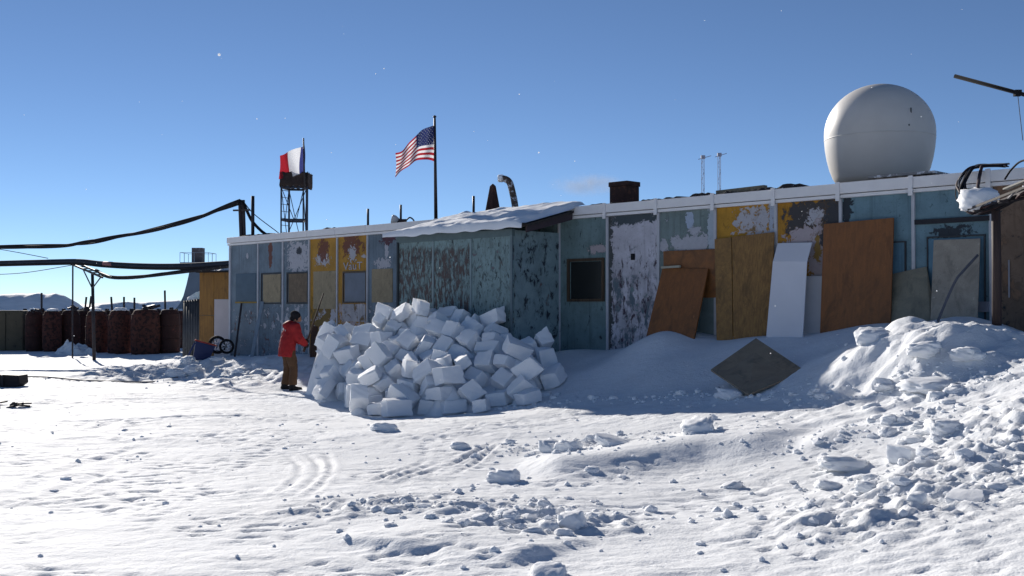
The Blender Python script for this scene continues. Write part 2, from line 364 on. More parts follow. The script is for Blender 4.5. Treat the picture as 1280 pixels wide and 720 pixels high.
    zone(RUBBLE_A, 1.8, lambda x, y, d, fr, ds: lumps(x, y, np.exp(-(d / 0.5) ** 2), 0.075, 4.5, 60))
    zone(RUBBLE_B, 1.5, lambda x, y, d, fr, ds: lumps(x, y, np.exp(-(d / 0.3) ** 2), 0.05, 3.6, 70))
    zone(EDGE, 3.5, lambda x, y, d, fr, ds: lumps(x, y, np.exp(-(d / 1.3) ** 2), 0.20, 1.9, 80))
    # lumpy lit bank on the right
    m = (X > 0.5) & (X < 11) & (Y > 8.5) & (Y < 18.5)
    if m.any():
        x, y = X[m], Y[m]
        g_ = np.exp(-(((x - 6.0) / 2.0) ** 2 + ((y - 13.9) / 1.2) ** 2)); h[m] += g_ * (0.12 * perlin(x * 1.1, y * 1.1, 92) + 0.24 * (0.5 - np.abs(perlin(x * 1.3 + .4 * perlin(x * 3, y * 3, 7), y * 1.3, 93))) + 0.14 * (0.4 - np.abs(perlin(x * 3.1, y * 3.1, 94))) - 0.17) + 0.17 * np.exp(-(((x - 5.32) / .30) ** 2 + ((y - 14.65) / .34) ** 2)) + 0.12 * np.exp(-(((x - 4.62) / .34) ** 2 + ((y - 14.2) / .3) ** 2)) + lumps(x, y, np.exp(-(((x - 4.9) / 1.9) ** 2 + ((y - 12.6) / 1.0) ** 2)), 0.09, 2.8, 95) + g_ * (0.05 * np.abs(fbm(x * 2.6, y * 2.6, 97, 3)) + 0.02 * fbm(x * 8, y * 8, 98, 2))
    return h

def grid_axis(segs):
    """segs: list of (end, step); grows from the previous end"""
    a = [segs[0]]
    for end, st in segs[1:]:
        n = max(1, int(round((end - a[-1]) / st))); a += list(np.linspace(a[-1], end, n + 1)[1:])
    return np.array(a)
gx = grid_axis([-4000, (-600, 400), (-120, 60), (-40, 8), (-18, 1.0), (-11, .12), (-5, .06), (5, .036), (9, .055), (13, .12), (20, .5), (40, 4), (120, 20), (600, 60), (4000, 400)])
gyv = [-4000, (-600, 400), (-60, 60), (-8, 6), (3, .8), (4.5, .12)]
ay = grid_axis(gyv); yy = [ay[-1]]
while yy[-1] < 34: yy.append(yy[-1] + 0.0036 * yy[-1] + 0.004)
ay = np.concatenate([ay, yy[1:]]); a2 = grid_axis([ay[-1], (50, .4), (90, 2), (300, 15), (1200, 100), (6000, 600)]); ay = np.concatenate([ay, a2[1:]])
GX, GY = np.meshgrid(gx, ay); GH = ground_h(GX.ravel(), GY.ravel())
def grid_mesh(name, X, Y, Z, nx, ny, mat, smooth=True):
    me = bpy.data.meshes.new(name); co = np.stack([X, Y, Z], 1).astype(np.float32); me.vertices.add(len(co)); me.vertices.foreach_set('co', co.ravel())
    i = np.arange(ny - 1)[:, None] * nx + np.arange(nx - 1)[None, :]; q = np.stack([i, i + 1, i + 1 + nx, i + nx], -1).reshape(-1, 4)
    me.loops.add(q.size); me.loops.foreach_set('vertex_index', q.ravel().astype(np.int32)); me.polygons.add(len(q))
    me.polygons.foreach_set('loop_start', (np.arange(len(q)) * 4).astype(np.int32)); me.polygons.foreach_set('use_smooth', np.full(len(q), smooth))
    me.update(); me.validate(); me.materials.append(mat); o = bpy.data.objects.new(name, me); COL.objects.link(o); return o
ground = grid_mesh('snow_ground', GX.ravel(), GY.ravel(), GH, len(gx), len(ay), SNOW)
tag(ground, 'trampled sunlit snow surface with tracks and drifts', kind='structure')
def gz(x, y): return float(ground_h(np.array([x]), np.array([y]))[0])

# ------------------------------------------------------------------ the station building
BLUE = (0.155, 0.205, 0.25); BLUE2 = (0.14, 0.235, 0.28); TEAL = (0.155, 0.23, 0.24); OCHRE = (0.40, 0.21, 0.03)
PALE = (0.46, 0.46, 0.50); PINK = (0.44, 0.38, 0.40); RUST = (0.16, 0.055, 0.035); DARK = (0.025, 0.03, 0.04); TAN = (0.27, 0.22, 0.15)
TRIM = plain('pale_grey_trim', (0.80, 0.78, 0.77), 0.6, 0.10, 5.0, bump=0.002, c2=(0.45, 0.43, 0.44), thr=0.68)
POSTM = plain('grey_batten_paint', (0.48, 0.49, 0.52), 0.6, 0.2, 7.0, c2=(0.2, 0.2, 0.22), thr=0.64)
TAR = plain('tar_felt', (0.03, 0.028, 0.03), 0.85, 0.4, 9.0, bump=0.01)
TARW = plain('weathered_tar_felt', (0.035, 0.03, 0.03), 0.85, 0.4, 9.0, bump=0.01, c2=(0.75, 0.76, 0.8), thr=0.6)
bldg = empty('station_building', P0, WALL_ROT)
tag(bldg, 'long low station building of faded blue and ochre wall panels with pale fascia', 'building')
ZB, ZF0, ZF1 = -0.25, 3.555, 3.79        # wall foot, fascia underside, fascia top
POST_PX = [288, 323, 354, 387, 422, 460]
ps = [wall(p, 383)[0] for p in POST_PX]
pr = [wall(p, 383)[0] for p in (760, 824, 895, 971, 1052, 1143, 1240)]
ps += [ps[-1] + (pr[0] - ps[-1]) * k / 6 for k in range(1, 6)] + pr
ps += [pr[-1] + 1.2 * k for k in (1, 2, 3)]
def wx(px): return wall(px, 383)[0]
def wz(px, py): return wall(px, py)[1]

def mP(i):        # weathered paint for panel i, coordinates from its left post at ground level
    x0 = ps[i]
    def c(px, py): s, z = wall(px, py); return (s - x0, z)
    if i == 0: return paint('paint_blue_a', BLUE, [('chip', RUST, 5, .60, (1, 1), (.4, 1.85)), ('chip', PALE, 6, .60, (1, 1), (.5, 1.7)), ('blob', PALE, c(309, 320), (.06, .08), .5, 9)])
    if i == 1: return paint('paint_blue_b', BLUE, [('blob', RUST, c(338, 316), (.10, .45), 1.2, 5), ('chip', PALE, 5, .56, (1, 1), (.4, 1.9)), ('chip', RUST, 6, .60, (1, .7), (.4, 1.9))])
    if i == 2: return paint('paint_blue_c', BLUE, [('blob', PALE, c(373, 322), (.55, .42), 1.5, 6), ('blob', DARK, c(374, 314), (.12, .10), 1.2, 8), ('chip', PALE, 4, .50, (1, 1), (.4, 1.9)), ('chip', RUST, 8, .66, (1, .6), None)])
    if i == 3: return paint('paint_ochre_a', OCHRE, [('blob', PALE, c(403, 324), (.32, .17), 1.4, 7), ('blob', RUST, c(404, 312), (.22, .28), 1.5, 7), ('blob', (.17, .11, .03), c(404, 395), (.6, .5), 1.4, 5), ('chip', PALE, 4, .54, (1, 1), (.4, 1.8))])
    if i == 4: return paint('paint_ochre_b', OCHRE, [('blob', RUST, c(440, 306), (.40, .32), 1.6, 5), ('blob', PALE, c(440, 318), (.16, .20), 1.6, 8), ('blob', PALE, c(455, 320), (.10, .05), 1.2, 9), ('chip', PINK, 4, .46, (1, 1), (.4, 1.85))])
    if i == 5: return paint('paint_blue_d', BLUE, [('blob', PALE, c(483, 311), (.07, .30), 1.2, 9), ('blob', PALE, c(478, 330), (.3, .12), 1.6, 9), ('blob', (.09, .03, .04), c(485, 298), (.3, .14), 1.2, 8), ('chip', PALE, 6, .55, (1, 1), (.4, 1.9))])
    if i == 10: return paint('paint_teal_window_panel', TEAL, [('chip', DARK, 9, .62, (1.4, .6), None), ('blob', PINK, c(748, 311), (.25, .09), 1.4, 8), ('chip', RUST, 7, .67, (1.2, .5), (.3, 1.9)), ('chip', PALE, 12, .70, (1, 1), None)])
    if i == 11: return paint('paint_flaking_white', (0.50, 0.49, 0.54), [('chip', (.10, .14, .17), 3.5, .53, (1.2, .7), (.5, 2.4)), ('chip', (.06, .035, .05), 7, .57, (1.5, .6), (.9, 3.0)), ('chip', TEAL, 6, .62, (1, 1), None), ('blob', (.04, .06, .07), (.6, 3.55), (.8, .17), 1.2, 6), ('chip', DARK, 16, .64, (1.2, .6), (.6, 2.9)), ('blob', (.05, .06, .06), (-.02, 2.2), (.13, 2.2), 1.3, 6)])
    if i == 12: return paint('paint_green_grey', (.17, .22, .215), [('blob', (.40, .48, .60), c(862, 276), (.10, .17), .8, 7), ('blob', PALE, c(865, 304), (.55, .17), 1.3, 6), ('blob', PALE, c(869, 289), (.13, .09), 1.4, 8), ('blob', (.42,.48,.54), c(891, 285), (.10, .6), 1.4, 6), ('chip', PALE, 7, .66, (1, 1), (2.7, 3.5)), ('blob', PALE, c(830, 308), (.1, .12), 1.4, 8)])
    if i == 13: return paint('paint_ochre_c', (.43, .22, .026), [('blob', PALE, c(936, 280), (.26, .26), 2.0, 6), ('blob', PALE, c(955, 276), (.14, .26), 1.8, 7), ('blob', (.42,.48,.58), c(968, 272), (.11, .6), 1.0, 5), ('chip', PALE, 9, .68, (1, 1), (2.9, 3.5)), ('chip', (.2, .12, .03), 7, .62, (1, 1), None)])
    if i == 14: return paint('paint_ochre_mouldy', (.38, .185, .024), [('blob', (.045, .05, .06), c(1020, 276), (.62, .36), .9, 5), ('blob', PALE, c(1020, 271), (.2, .13), 1.9, 8), ('blob', PINK, c(1006, 302), (.46, .22), 1.3, 5), ('blob', PINK, c(1024, 325), (.2, .6), 1.2, 5), ('blob', (.30, .18, .04), c(1022, 312), (.06, .22), 1.6, 7), ('blob', (.045, .05, .06), c(1046, 280), (.25, .5), 1.1, 5)])
    if i == 15: return paint('paint_dark_blue_a', BLUE2, [('chip', DARK, 9, .66, (1, 1), None), ('blob', DARK, c(1058, 262), (.1, .25), 1.6, 7), ('chip', PALE, 12, .72, (1, 1), None)])
    if i == 16: return paint('paint_dark_blue_b', BLUE2, [('chip', DARK, 8, .64, (1, 1), None), ('chip', PALE, 10, .68, (1, .8), (1.0, 2.6)), ('blob', DARK, c(1190, 290), (.3, .1), 1.8, 9)])
    if i >= 17: return paint('paint_brown_%s' % 'abc'[i - 17], (.17, .115, .08), [('chip', (.22, .13, .08), 5, .56, (1, .6), None), ('chip', PALE, 14, .72, (1, 1), None), ('chip', DARK, 6, .6, (1, 1), None)])
    return paint('paint_teal_%s' % 'wxyz'[i - 6], TEAL, [('chip', RUST, 6, .58, (1.4, .5), None)])
panels = []
for i in range(len(ps) - 1):
    x0, x1 = ps[i], ps[i + 1]; w = x1 - x0
    mb = MB(); k = 4                       # thin, slightly dished sheet with its own edges
    nx, nz = 4, 8; vs = []
    rr = random.Random(i)
    for j in range(nz + 1):
        for q in range(nx + 1):
            u, v = q / nx, j / nz; dish = (0.006 * rr.uniform(-1, 1)) if 0 < q < nx and 0 < j < nz else 0
            vs.append((0.006 + u * (w - 0.012), dish, ZB + v * (ZF0 + 0.02 - ZB)))
    mb.add(vs, [(j * (nx + 1) + q, j * (nx + 1) + q + 1, (j + 1) * (nx + 1) + q + 1, (j + 1) * (nx + 1) + q) for j in range(nz) for q in range(nx)])
    mb.box((0.004, 0.012, ZB), (w - 0.004, 0.07, ZF0 + 0.02))
    o = mb.build('wall_panel', mP(i), bldg); o.location = (x0, 0, 0); panels.append(o)
for i, s in enumerate(ps):
    if 6 <= i <= 9: continue
    wdt = 0.085 if i == 0 else 0.05
    MB().box((s - wdt / 2, -0.035, ZB), (s + wdt / 2, 0.03, ZF0 - 0.004)).build('batten', POSTM, bldg)
# fascia, one length per panel
for i in range(len(ps) - 1):
    a, b = ps[i] + (0.004 if i else -0.06), ps[i + 1] - 0.004; dz = random.uniform(-.008, .008); dy = random.uniform(-.006, .006)
    fb = MB().box((a, -0.10 + dy, ZF0 + 0.065), (b, 0.05, ZF1 + dz)).build('fascia_board', TRIM, bldg, bevel=0.006)
    MB().box((a, -0.075 + dy, ZF0), (b, 0.045, ZF0 + 0.052)).build('lower_strip', TRIM, fb)
    if i >= 10:
        MB().box((ps[i] - 0.035, -0.125, ZF0 - 0.05), (ps[i] + 0.035, -0.102 + min(dy, 0), ZF1 + 0.02)).build('cover_strip', TRIM, fb)
LEN = ps[-1]
MB().box((-0.06, 0.055, ZF0 - 0.1), (LEN, 8.0, ZF1 - 0.05)).build('roof_deck', TAR, bldg)
WALLB = paint('paint_end_wall', BLUE2, [('chip', RUST, 4, .6, (1, 1), None)])
MB().box((-0.002, 0.075, ZB), (0.08, 8.0, ZF0 - 0.11)).build('end_wall', WALLB, bldg)
MB().box((LEN - .08, 0.075, ZB), (LEN, 8.0, ZF0 - 0.11)).build('end_wall', WALLB, bldg)
MB().box((0.09, 7.9, ZB), (LEN - .09, 8.0, ZF0 - 0.11)).build('back_wall', WALLB, bldg)
# torn felt and snow lying along the roof edge
rr = random.Random(3)
for px0, px1, hh, m in ((735, 770, .05, TAR), (800, 826, .04, TAR), (828, 862, .05, TAR), (862, 892, .07, TARW), (896, 920, .06, TARW), (935, 968, .06, TAR), (968, 1010, .09, TARW), (640, 700, .09, TAR), (300, 345, .05, TAR), (402, 425, .05, TARW)):
    mb = MB(); s0, s1 = wx(px0), wx(px1); pts = []
    n = 9; prof = [hh * rr.uniform(.35, 1.0) for k in range(n)]; prof[0] = prof[-1] = 0.01
    vs = []
    for k in range(n):
        s = s0 + (s1 - s0) * k / (n - 1)
        vs += [(s, -0.03, ZF1 - 0.01), (s, 0.02, ZF1 + prof[k]), (s, 0.4, ZF1 + prof[k] * .6), (s, 0.45, ZF1 - 0.02)]
    mb.add(vs, [(k * 4 + j, k * 4 + 4 + j, k * 4 + 5 + j, k * 4 + 1 + j) for k in range(n - 1) for j in range(3)])
    mb.build('torn_roof_felt', m, bldg)

# windows, boards and vents set into single panels (each a sub-part of its panel)
def on_panel(i, name, px0, px1, py0, py1, mat, depth=0.02, y=-0.012, par=None):
    """flat piece fixed on panel i, measured on the facade"""
    pc = (px0 + px1) / 2; z1 = wz(pc, py0); z0 = wz(pc, py1); a, b = wx(px0) - ps[i], wx(px1) - ps[i]
    return MB().box((a, y, z0), (b, y + depth, z1)).build(name, mat, panels[i], bevel=0.003)
def frame_on(i, px0, px1, py0, py1, t, mat, y=-0.03, d=0.035):
    pc = (px0 + px1) / 2; z1 = wz(pc, py0); z0 = wz(pc, py1); a, b = wx(px0) - ps[i], wx(px1) - ps[i]
    mb = MB().box((a, y, z0), (a + t, y + d, z1)).box((b - t, y, z0), (b, y + d, z1)).box((a + t, y, z1 - t), (b - t, y + d, z1)).box((a + t, y, z0), (b - t, y + d, z0 + t))
    return mb.build('window_frame', mat, panels[i])
BOARD_TAN = wood('faded_tan_board', (.36, .29, .18), (.26, .21, .13), .7, 'none')
BOARD_BROWN = wood('stained_brown_board', (.22, .155, .095), (.13, .095, .06), .8, 'none')
FRAME_DARK = plain('dark_frame_paint', (.05, .055, .06), .6, .3)
PANE = plain('frosted_window_pane', (.14, .165, .21), .35, .35, 3.0)
PBLUE = plain('blue_hatch_paint', (.075, .12, .165), .55, .2)
WOODF = wood('old_window_wood', (.10, .065, .035), (.04, .025, .015), 1.0, 'z')
on_panel(0, 'window_board', 295, 320, 342, 376, PBLUE); on_panel(0, 'sill_strip', 295, 321, 377, 379, plain('yellow_strip', (.28, .19, .05)), .03, -.03)
on_panel(1, 'window_board', 329, 351, 343, 378, BOARD_TAN); frame_on(1, 327, 353, 341, 380, .035, FRAME_DARK)
on_panel(2, 'window_board', 361, 384, 342, 378, BOARD_BROWN); frame_on(2, 359, 386, 340, 380, .045, FRAME_DARK)
on_panel(3, 'window_board', 392, 420, 339, 386, BOARD_TAN)
on_panel(4, 'window_pane', 431, 457, 341, 378, PANE); frame_on(4, 429, 459, 339, 379, .04, wood('weathered_frame', (.14, .10, .06), (.07, .05, .035)))
on_panel(4, 'lower_board', 428, 457, 380, 402, paint('flaked_white_board', (.42, .40, .41), [('chip', (.2, .12, .05), 5, .55, (1, 1), None)]))
on_panel(5, 'window_board', 465, 491, 336, 378, BOARD_TAN)
# paint strokes of old lettering above the pane
ft = bpy.data.curves.new('old_lettering', 'FONT'); ft.body = 'VauT'; ft.size = 0.30; ft.extrude = 0.001
fo = bpy.data.objects.new('old_lettering', ft); COL.objects.link(fo)
dg = bpy.context.evaluated_depsgraph_get(); fme = bpy.data.meshes.new_from_object(fo.evaluated_get(dg)); bpy.data.objects.remove(fo)
fo = bpy.data.objects.new('lettering', fme); COL.objects.link(fo); fme.materials.clear(); fme.materials.append(plain('faded_white_lettering', (.42, .42, .46), .7, .2, 9, c2=(.3, .18, .05), thr=.6))
fo.parent = panels[4]; fo.rotation_euler = (math.pi / 2, 0, 0); fo.location = (wx(429) - ps[4] + .02, -0.018, wz(440, 337)); fo.scale = (1.25, .9, 1)
# the one dark window beside the porch
i = 10
DG, nt_, b_ = new_mat('dark_window_glass'); b_.inputs['Base Color'].default_value = (.012, .013, .012, 1); b_.inputs['Roughness'].default_value = .25
on_panel(i, 'window_pane', 714, 754, 327, 374, DG, .012, -.01)
frame_on(i, 710, 756, 323, 377, .055, WOODF, -.04, .05)
on_panel(11, 'vent_hole', 789, 794, 317, 325, plain('vent_dark', (.01, .01, .012)), .01, -.014)
# door and rails on the right-hand panels
DOORB = paint('paint_door_blue', (.11, .22, .30), [('chip', PALE, 9, .66, (1, 1), None)])
on_panel(15, 'hatch', 1100, 1132, 303, 420, DOORB, .02, -.02); 
e = MB(); a = wx(1132) - ps[15]; z1 = wz(1132, 303); e.box((a, -.035, .6), (a + .02, 0, z1)); e.box((a - .6, -.035, z1), (a + .02, 0, z1 + .02)); e.build('hatch_edge', FRAME_DARK, panels[15])
MB().box((.03, -.05, wz(1180, 279)), (1.16, 0, wz(1180, 273))).build('rail', plain('dark_rail', (.03, .03, .035)), panels[16])
on_panel(16, 'door_leaf', 1160, 1233, 297, 425, DOORB, .02, -.02); 
e = MB(); a0, a1 = wx(1160) - ps[16], wx(1233) - ps[16]; z1 = wz(1196, 296)
e.box((a0, -.035, .6), (a0 + .02, 0, z1)); e.box((a1 - .02, -.035, .6), (a1, 0, z1)); e.box((a0, -.035, z1), (a1, 0, z1 + .02)); e.build('door_edge', FRAME_DARK, panels[16])
on_panel(16, 'junction_box', 1219, 1238, 377, 390, plain('grey_box_paint', (.20, .21, .25), .5), .12, -.12)
on_panel(17, 'hanging_cord', 1261, 1263, 325, 372, plain('pale_cord', (.3, .3, .33)), .01, -.02)

# ------------------------------------------------------------------ the porch with its snow-covered lean-to roof
PO = 1.37
sL = wall(498, 383, PO)[0]; sR = wall(640, 383, PO)[0]; sRw = wall(700, 383, 0)[0]; sR = (sR + sRw) / 2
porch = empty('entrance_porch', L2W(sL, 0, 0), WALL_ROT)
tag(porch, 'rust-streaked teal entrance porch built against the station wall behind the snow heap', 'porch')
wp = (sR - sL) / 3; ZP = 3.19
for k in range(3):
    lay = [('chip', (.09, .06, .055), 8, .48 if k < 2 else .60, (1.4, .5), (.6, 3.05)), ('chip', (.04, .045, .05), 12, .58, (1.4, .6), None), ('chip', (.16, .10, .13), 5, .62, (1, .7), (2.2, 3.0)), ('chip', (.17, .22, .23), 8, .62, (1.3, .6), None)]
    o = MB().box((0.005, 0, ZB), (wp - 0.005, 0.06, ZP)).build('wall_panel', paint('paint_porch_%s' % 'abc'[k], (.19, .275, .285), lay), porch, bevel=.004); o.location = (k * wp, -PO, 0)
MB().box((-0.03, -PO - .03, ZB), (0.03, -PO - .001, ZP)).build('batten', plain('dark_batten', (.03, .04, .045)), porch)
MB().box((3 * wp - 0.03, -PO - .025, ZB), (3 * wp + 0.02, -PO - .001, ZP)).build('batten', plain('teal_batten', (.15, .20, .22)), porch)
MB().box((-.05, -PO - .02, ZP - .02), (3 * wp + .02, -PO + .06, ZP + .12)).build('header', plain('teal_header', (.12, .17, .185)), porch)
sd_lay = [('chip', DARK, 7, .56, (1, .6), None), ('chip', RUST, 6, .62, (1, .5), (.5, 2.3))]
o = MB().box((0, 0, ZB), (.05, PO - .07, ZP + .1)).build('side_wall', paint('paint_porch_side', (.22, .30, .315), sd_lay), porch); o.location = (3 * wp - .05, -PO + .065, 0)
o = MB().box((0, 0, ZB), (.05, PO - .07, ZP + .1)).build('side_wall', paint('paint_porch_far_side', (.22, .30, .315), sd_lay), porch); o.location = (0, -PO + .065, 0)
# lean-to roof: rafters board, boarding, snow
ra, rb = -0.22, 3 * wp + 0.5
def roof_z(y): return ZP + 0.13 + (y + PO + .25) / (PO + .25) * 0.37           # y local, -PO-.25 (eaves) .. 0 (wall)
rf = MB(); y0, y1 = -PO - .22, -.13
rf.add([(ra, y0, roof_z(y0)), (rb, y0 + .15, roof_z(y0)), (rb, y1, roof_z(y1)), (ra, y1, roof_z(y1)), (ra, y0, roof_z(y0) + .05), (rb, y0 + .15, roof_z(y0) + .05), (rb, y1, roof_z(y1) + .05), (ra, y1, roof_z(y1) + .05)],
       [(0, 3, 2, 1), (4, 5, 6, 7), (0, 1, 5, 4), (1, 2, 6, 5), (2, 3, 7, 6), (3, 0, 4, 7)])
rfo = rf.build('roof', wood('dark_roof_boards', (.05, .04, .035), (.02, .016, .015), 1, 'x'), porch)
MB().slab([(rb - .04, y0 + .17, roof_z(y0) - .11), (rb - .04, y1, roof_z(y1) - .13), (rb - .04, y1, roof_z(y1) - .004), (rb - .04, y0 + .17, roof_z(y0) - .004)], .04).build('gable_board', plain('dark_eaves', (.06, .045, .05)), rfo)
for k in (1, 2): MB().box((k * wp - .022, -PO - .02, ZB), (k * wp + .022, -PO - .001, ZP - .025)).build('batten', plain('faded_teal_batten_' + 'ab'[k - 1], (.22, .29, .31)), porch)
nx, ny = 70, 34; SX, SY = np.meshgrid(np.linspace(ra - .03, rb + .02, nx), np.linspace(y0 - .04, 0.25, ny)); u = (SX - ra) / (rb - ra); v = (SY - y0) / (.25 - y0)
th = 0.10 + .06 * perlin(SX * 1.3, SY * 1.3, 4) + .05 * np.maximum(0, perlin((SX - SY * .8) * 3.2, (SX + SY) * .7, 9)) * 2 + .02 * perlin(SX * 6, SY * 6, 2)
th *= 0.45 + .55 * sstep(0, .2, u + .1 * perlin(SX * 3, SY * 3, 8)); ed = sstep(0, .05, u) * sstep(1, .96, u)
SZ = np.array([[roof_z(min(y, 0)) for y in SY[:, 0]]]).T + .04 + np.maximum(th * ed, .006) + .06 * sstep(.7, 1, v) + .05 * sstep(.25, .5, u) * v
SZ[0, :] = roof_z(y0) - .035 + .05 * perlin(SX[0] * 2.7, SX[0] * 0, 15); SY[0, :] = y0 - .035 + .02 * perlin(SX[0] * 3.3, SX[0] * 0, 16); SY[1, :] = y0 - .03; SZ[1, :] = SZ[2, :] * .55 + (roof_z(y0) + .05) * .45
so = grid_mesh('roof_snow', SX.ravel(), SY.ravel(), SZ.ravel(), nx, ny, SNOW_B); so.parent = rfo

# ------------------------------------------------------------------ things on the roof
def roof_pt(px, py, off): return wpt(px, py, off)
RZ = ZF1 - 0.05
METAL_D = plain('dark_weathered_metal', (.045, .04, .045), .55, .4, 8, .4, c2=(.10, .05, .035), thr=.58)
METAL_G = plain('grey_pipe_metal', (.16, .16, .18), .5, .3, 8, .5)
RUSTM = plain('rusty_brown_metal', (.055, .03, .026), .8, .4, 7, c2=(.11, .05, .035), thr=.55)
WHITEP = plain('off_white_paint', (.62, .61, .60), .5, .12, 3)
# radome
rc = roof_pt(1099, 169, -3.3); r = 133 / 2 / F * rc.y / ray(1099, 165).y
rad = empty('radome', (rc.x, rc.y, RZ)); tag(rad, 'big white egg-shaped radome on the station roof', 'radome')
prof = [(r * .80, -r * .80), (r * .88, -r * .62), (r * .945, -r * .42), (r * .985, -r * .2)]
m, nt, b = new_mat('radome_shell'); n = N(nt); o_ = n.obj(); f = n.noise(o_, 2.2, 5); sp = n.noise(o_, 16, 3)
cl = n.mix(f, (.56, .53, .49), (.68, .65, .61)); cl = n.mix(n.step(sp, .74, .78), cl, (.2, .19, .18)); n.set(b.inputs['Base Color'], cl); b.inputs['Roughness'].default_value = .5
up = [(r * math.cos(a), r * .02 + r * .93 * math.sin(a)) for a in [math.pi / 2 * k / 16 for k in range(16)]] + [(0.004, r * .95)]
MB().lathe([(r * .76, -r * .93), (r * .845, -r * .80), (r * .905, -r * .64), (r * .95, -r * .46), (r * .982, -r * .27), (r * .997, -r * .1)] + up, 64, (0, 0, rc.z - RZ)).build('shell', m, rad, smooth=True)
MB().lathe([(r * .985, -.010), (r * 1.0005, -.008), (r * 1.0015, .008), (r * .985, .010)], 64, (0, 0, rc.z - RZ - r * .08)).build('seam_band', m, rad, smooth=True)
MB().lathe([(r * .60, -.02), (r * .60, rc.z - RZ - r * .925)], 32).build('plinth', METAL_D, rad)
q = MB(); 
for aa, zz, hh in ((-1.30, .27, .16), (-1.37, .03, .03)):
    rr_ = r * math.sqrt(max(.01, 1 - (zz / .93) ** 2)) + .003; p = Vector((math.cos(aa) * rr_, math.sin(aa) * rr_, rc.z - RZ + r * zz)); q.bar(p - Vector((0, 0, hh / 2)), p + Vector((0, 0, hh / 2)), .02, .01)
q.build('vent_slot', FRAME_DARK, rad)
# chimney box
def roof_box(px0, px1, py_top, off, depth): 
    s0, zt = wall(px0, py_top, off); s1 = wall(px1, py_top, off)[0]; return s0, s1, zt
s0, s1, zt = roof_box(769, 792, 229, -1.4, .4)
ch = empty('chimney', L2W((s0 + s1) / 2, -1.4, RZ), WALL_ROT); tag(ch, 'dark brown boxy metal chimney on the roof edge', 'chimney'); hw = (s1 - s0) / 2
MB().box((-hw * .95, -.2, -.02), (hw * .95, .2, zt - RZ - .1)).build('stack', RUSTM, ch, bevel=.01)
MB().box((-hw * 1.02, -.22, zt - RZ - .1), (hw * 1.02, .22, zt - RZ)).build('hood', RUSTM, ch, bevel=.01)
MB().box((-hw * .95 - .07, -.14, .14), (-hw * .95 - .001, -.06, .20)).build('bracket', WHITEP, ch)
# wedge-shaped vent cowl
s0, zt = wall(616, 229, -1.2); cw_ = empty('vent_cowl', L2W(s0, -1.2, RZ), WALL_ROT); tag(cw_, 'dark pointed tent-like vent cowl on the roof beside the bent pipe', 'vent')
H = zt - RZ; b0 = .17
MB().add([(-b0, -.16, 0), (b0, -.16, 0), (b0, .16, 0), (-b0, .16, 0), (-.05, -.05, H * .93), (.05, -.05, H * .93), (.05, .05, H * .93), (-.05, .05, H * .93), (0, 0, H)], []) 
mb = MB(); mb.add([(-b0, -.16, 0), (b0, -.16, 0), (b0, .16, 0), (-b0, .16, 0), (-.055, -.05, H * .93), (.055, -.05, H * .93), (.055, .05, H * .93), (-.055, .05, H * .93), (0, 0, H)],
                  [(3, 2, 1, 0), (0, 1, 5, 4), (1, 2, 6, 5), (2, 3, 7, 6), (3, 0, 4, 7), (4, 5, 8), (5, 6, 8), (6, 7, 8), (7, 4, 8)])
mb.build('cowl_skin', RUSTM, cw_, bevel=.012)
MB().box((-b0 - .03, -.19, -.02), (b0 + .03, .19, .03)).build('base_flange', METAL_D, cw_)
# bent exhaust pipe
pp = [wpt(x, y, -1.0) for x, y in ((645, 268), (643, 252), (640, 238), (637, 228), (632, 224), (628, 223))]
pipe = MB().tube(curve_pts(pp, 5), .075, 12).build('exhaust_pipe', plain('frosted_pipe', (.10, .075, .06), .7, .4, 8, c2=(.55, .55, .58), thr=.52), None, 'base', True)
tag(pipe, 'bent exhaust pipe with a frosted white mouth on the roof', 'pipe')
fr = MB().lathe([(.06, -.02), (.085, 0), (.09, .09), (.06, .13)], 12, M=Matrix.Translation(pp[-1] - pipe.location) @ Matrix.Rotation(math.radians(90), 4, 'Y') @ Matrix.Translation((0, 0, -.09))).build('frost_rim', SNOW_B, pipe, None, True)
# small vents and rods
def rod(px, py0, py1, off, r, label, name='roof_rod', mat=METAL_D, cat='rod'):
    a, b = wpt(px, py1, off), wpt(px, py0, off); a.z = min(a.z, RZ)
    return tag(MB().tube([a, b], r, 8).build(name, mat, None, 'base', True), label, cat)
rod(460, 261, 284, -.4, .03, 'short dark rod on the roof above the ochre panels')
rod(592, 245, 266, -.9, .03, 'short dark rod on the roof left of the pointed vent cowl')
rod(501, 256, 276, -.5, .028, 'short dark rod behind the roof floodlight')
fl = wpt(498, 276, -.45); fx = empty('floodlight', (fl.x, fl.y, RZ)); tag(fx, 'small white floodlight with a curled cable on the roof edge', 'floodlight')
MB().tube([(0, 0, 0), (0, 0, fl.z - RZ)], .025, 8).build('stand', METAL_D, fx)
MB().lathe([(.05, 0), (.11, .10), (.12, .18), (.10, .19)], 14, M=Matrix.Translation((0.02, 0, fl.z - RZ)) @ Matrix.Rotation(math.radians(-78), 4, 'Y')).build('lamp_head', WHITEP, fx, None, True)
MB().box((-.02, -.06, fl.z - RZ - .1), (.20, .06, fl.z - RZ + .04)).build('housing', METAL_D, fx)
MB().tube(curve_pts([(.18, 0, fl.z - RZ), (.28, 0, fl.z - RZ + .08), (.38, 0, fl.z - RZ), (.4, 0, 0)], 6), .018, 6).build('cable', METAL_D, fx)
vp = wpt(716, 252, -.8); vv = empty('roof_valve', (vp.x, vp.y, RZ), WALL_ROT); tag(vv, 'small dark valve stub on the roof beside the porch snow', 'valve')
MB().lathe([(.05, -.02), (.05, .10), (.10, .10), (.10, .2), (.04, .23), (.04, .27)], 12).build('stub', METAL_D, vv); MB().tube([(-.13, 0, .17), (.13, 0, .17)], .03, 8).build('handle', METAL_D, vv)
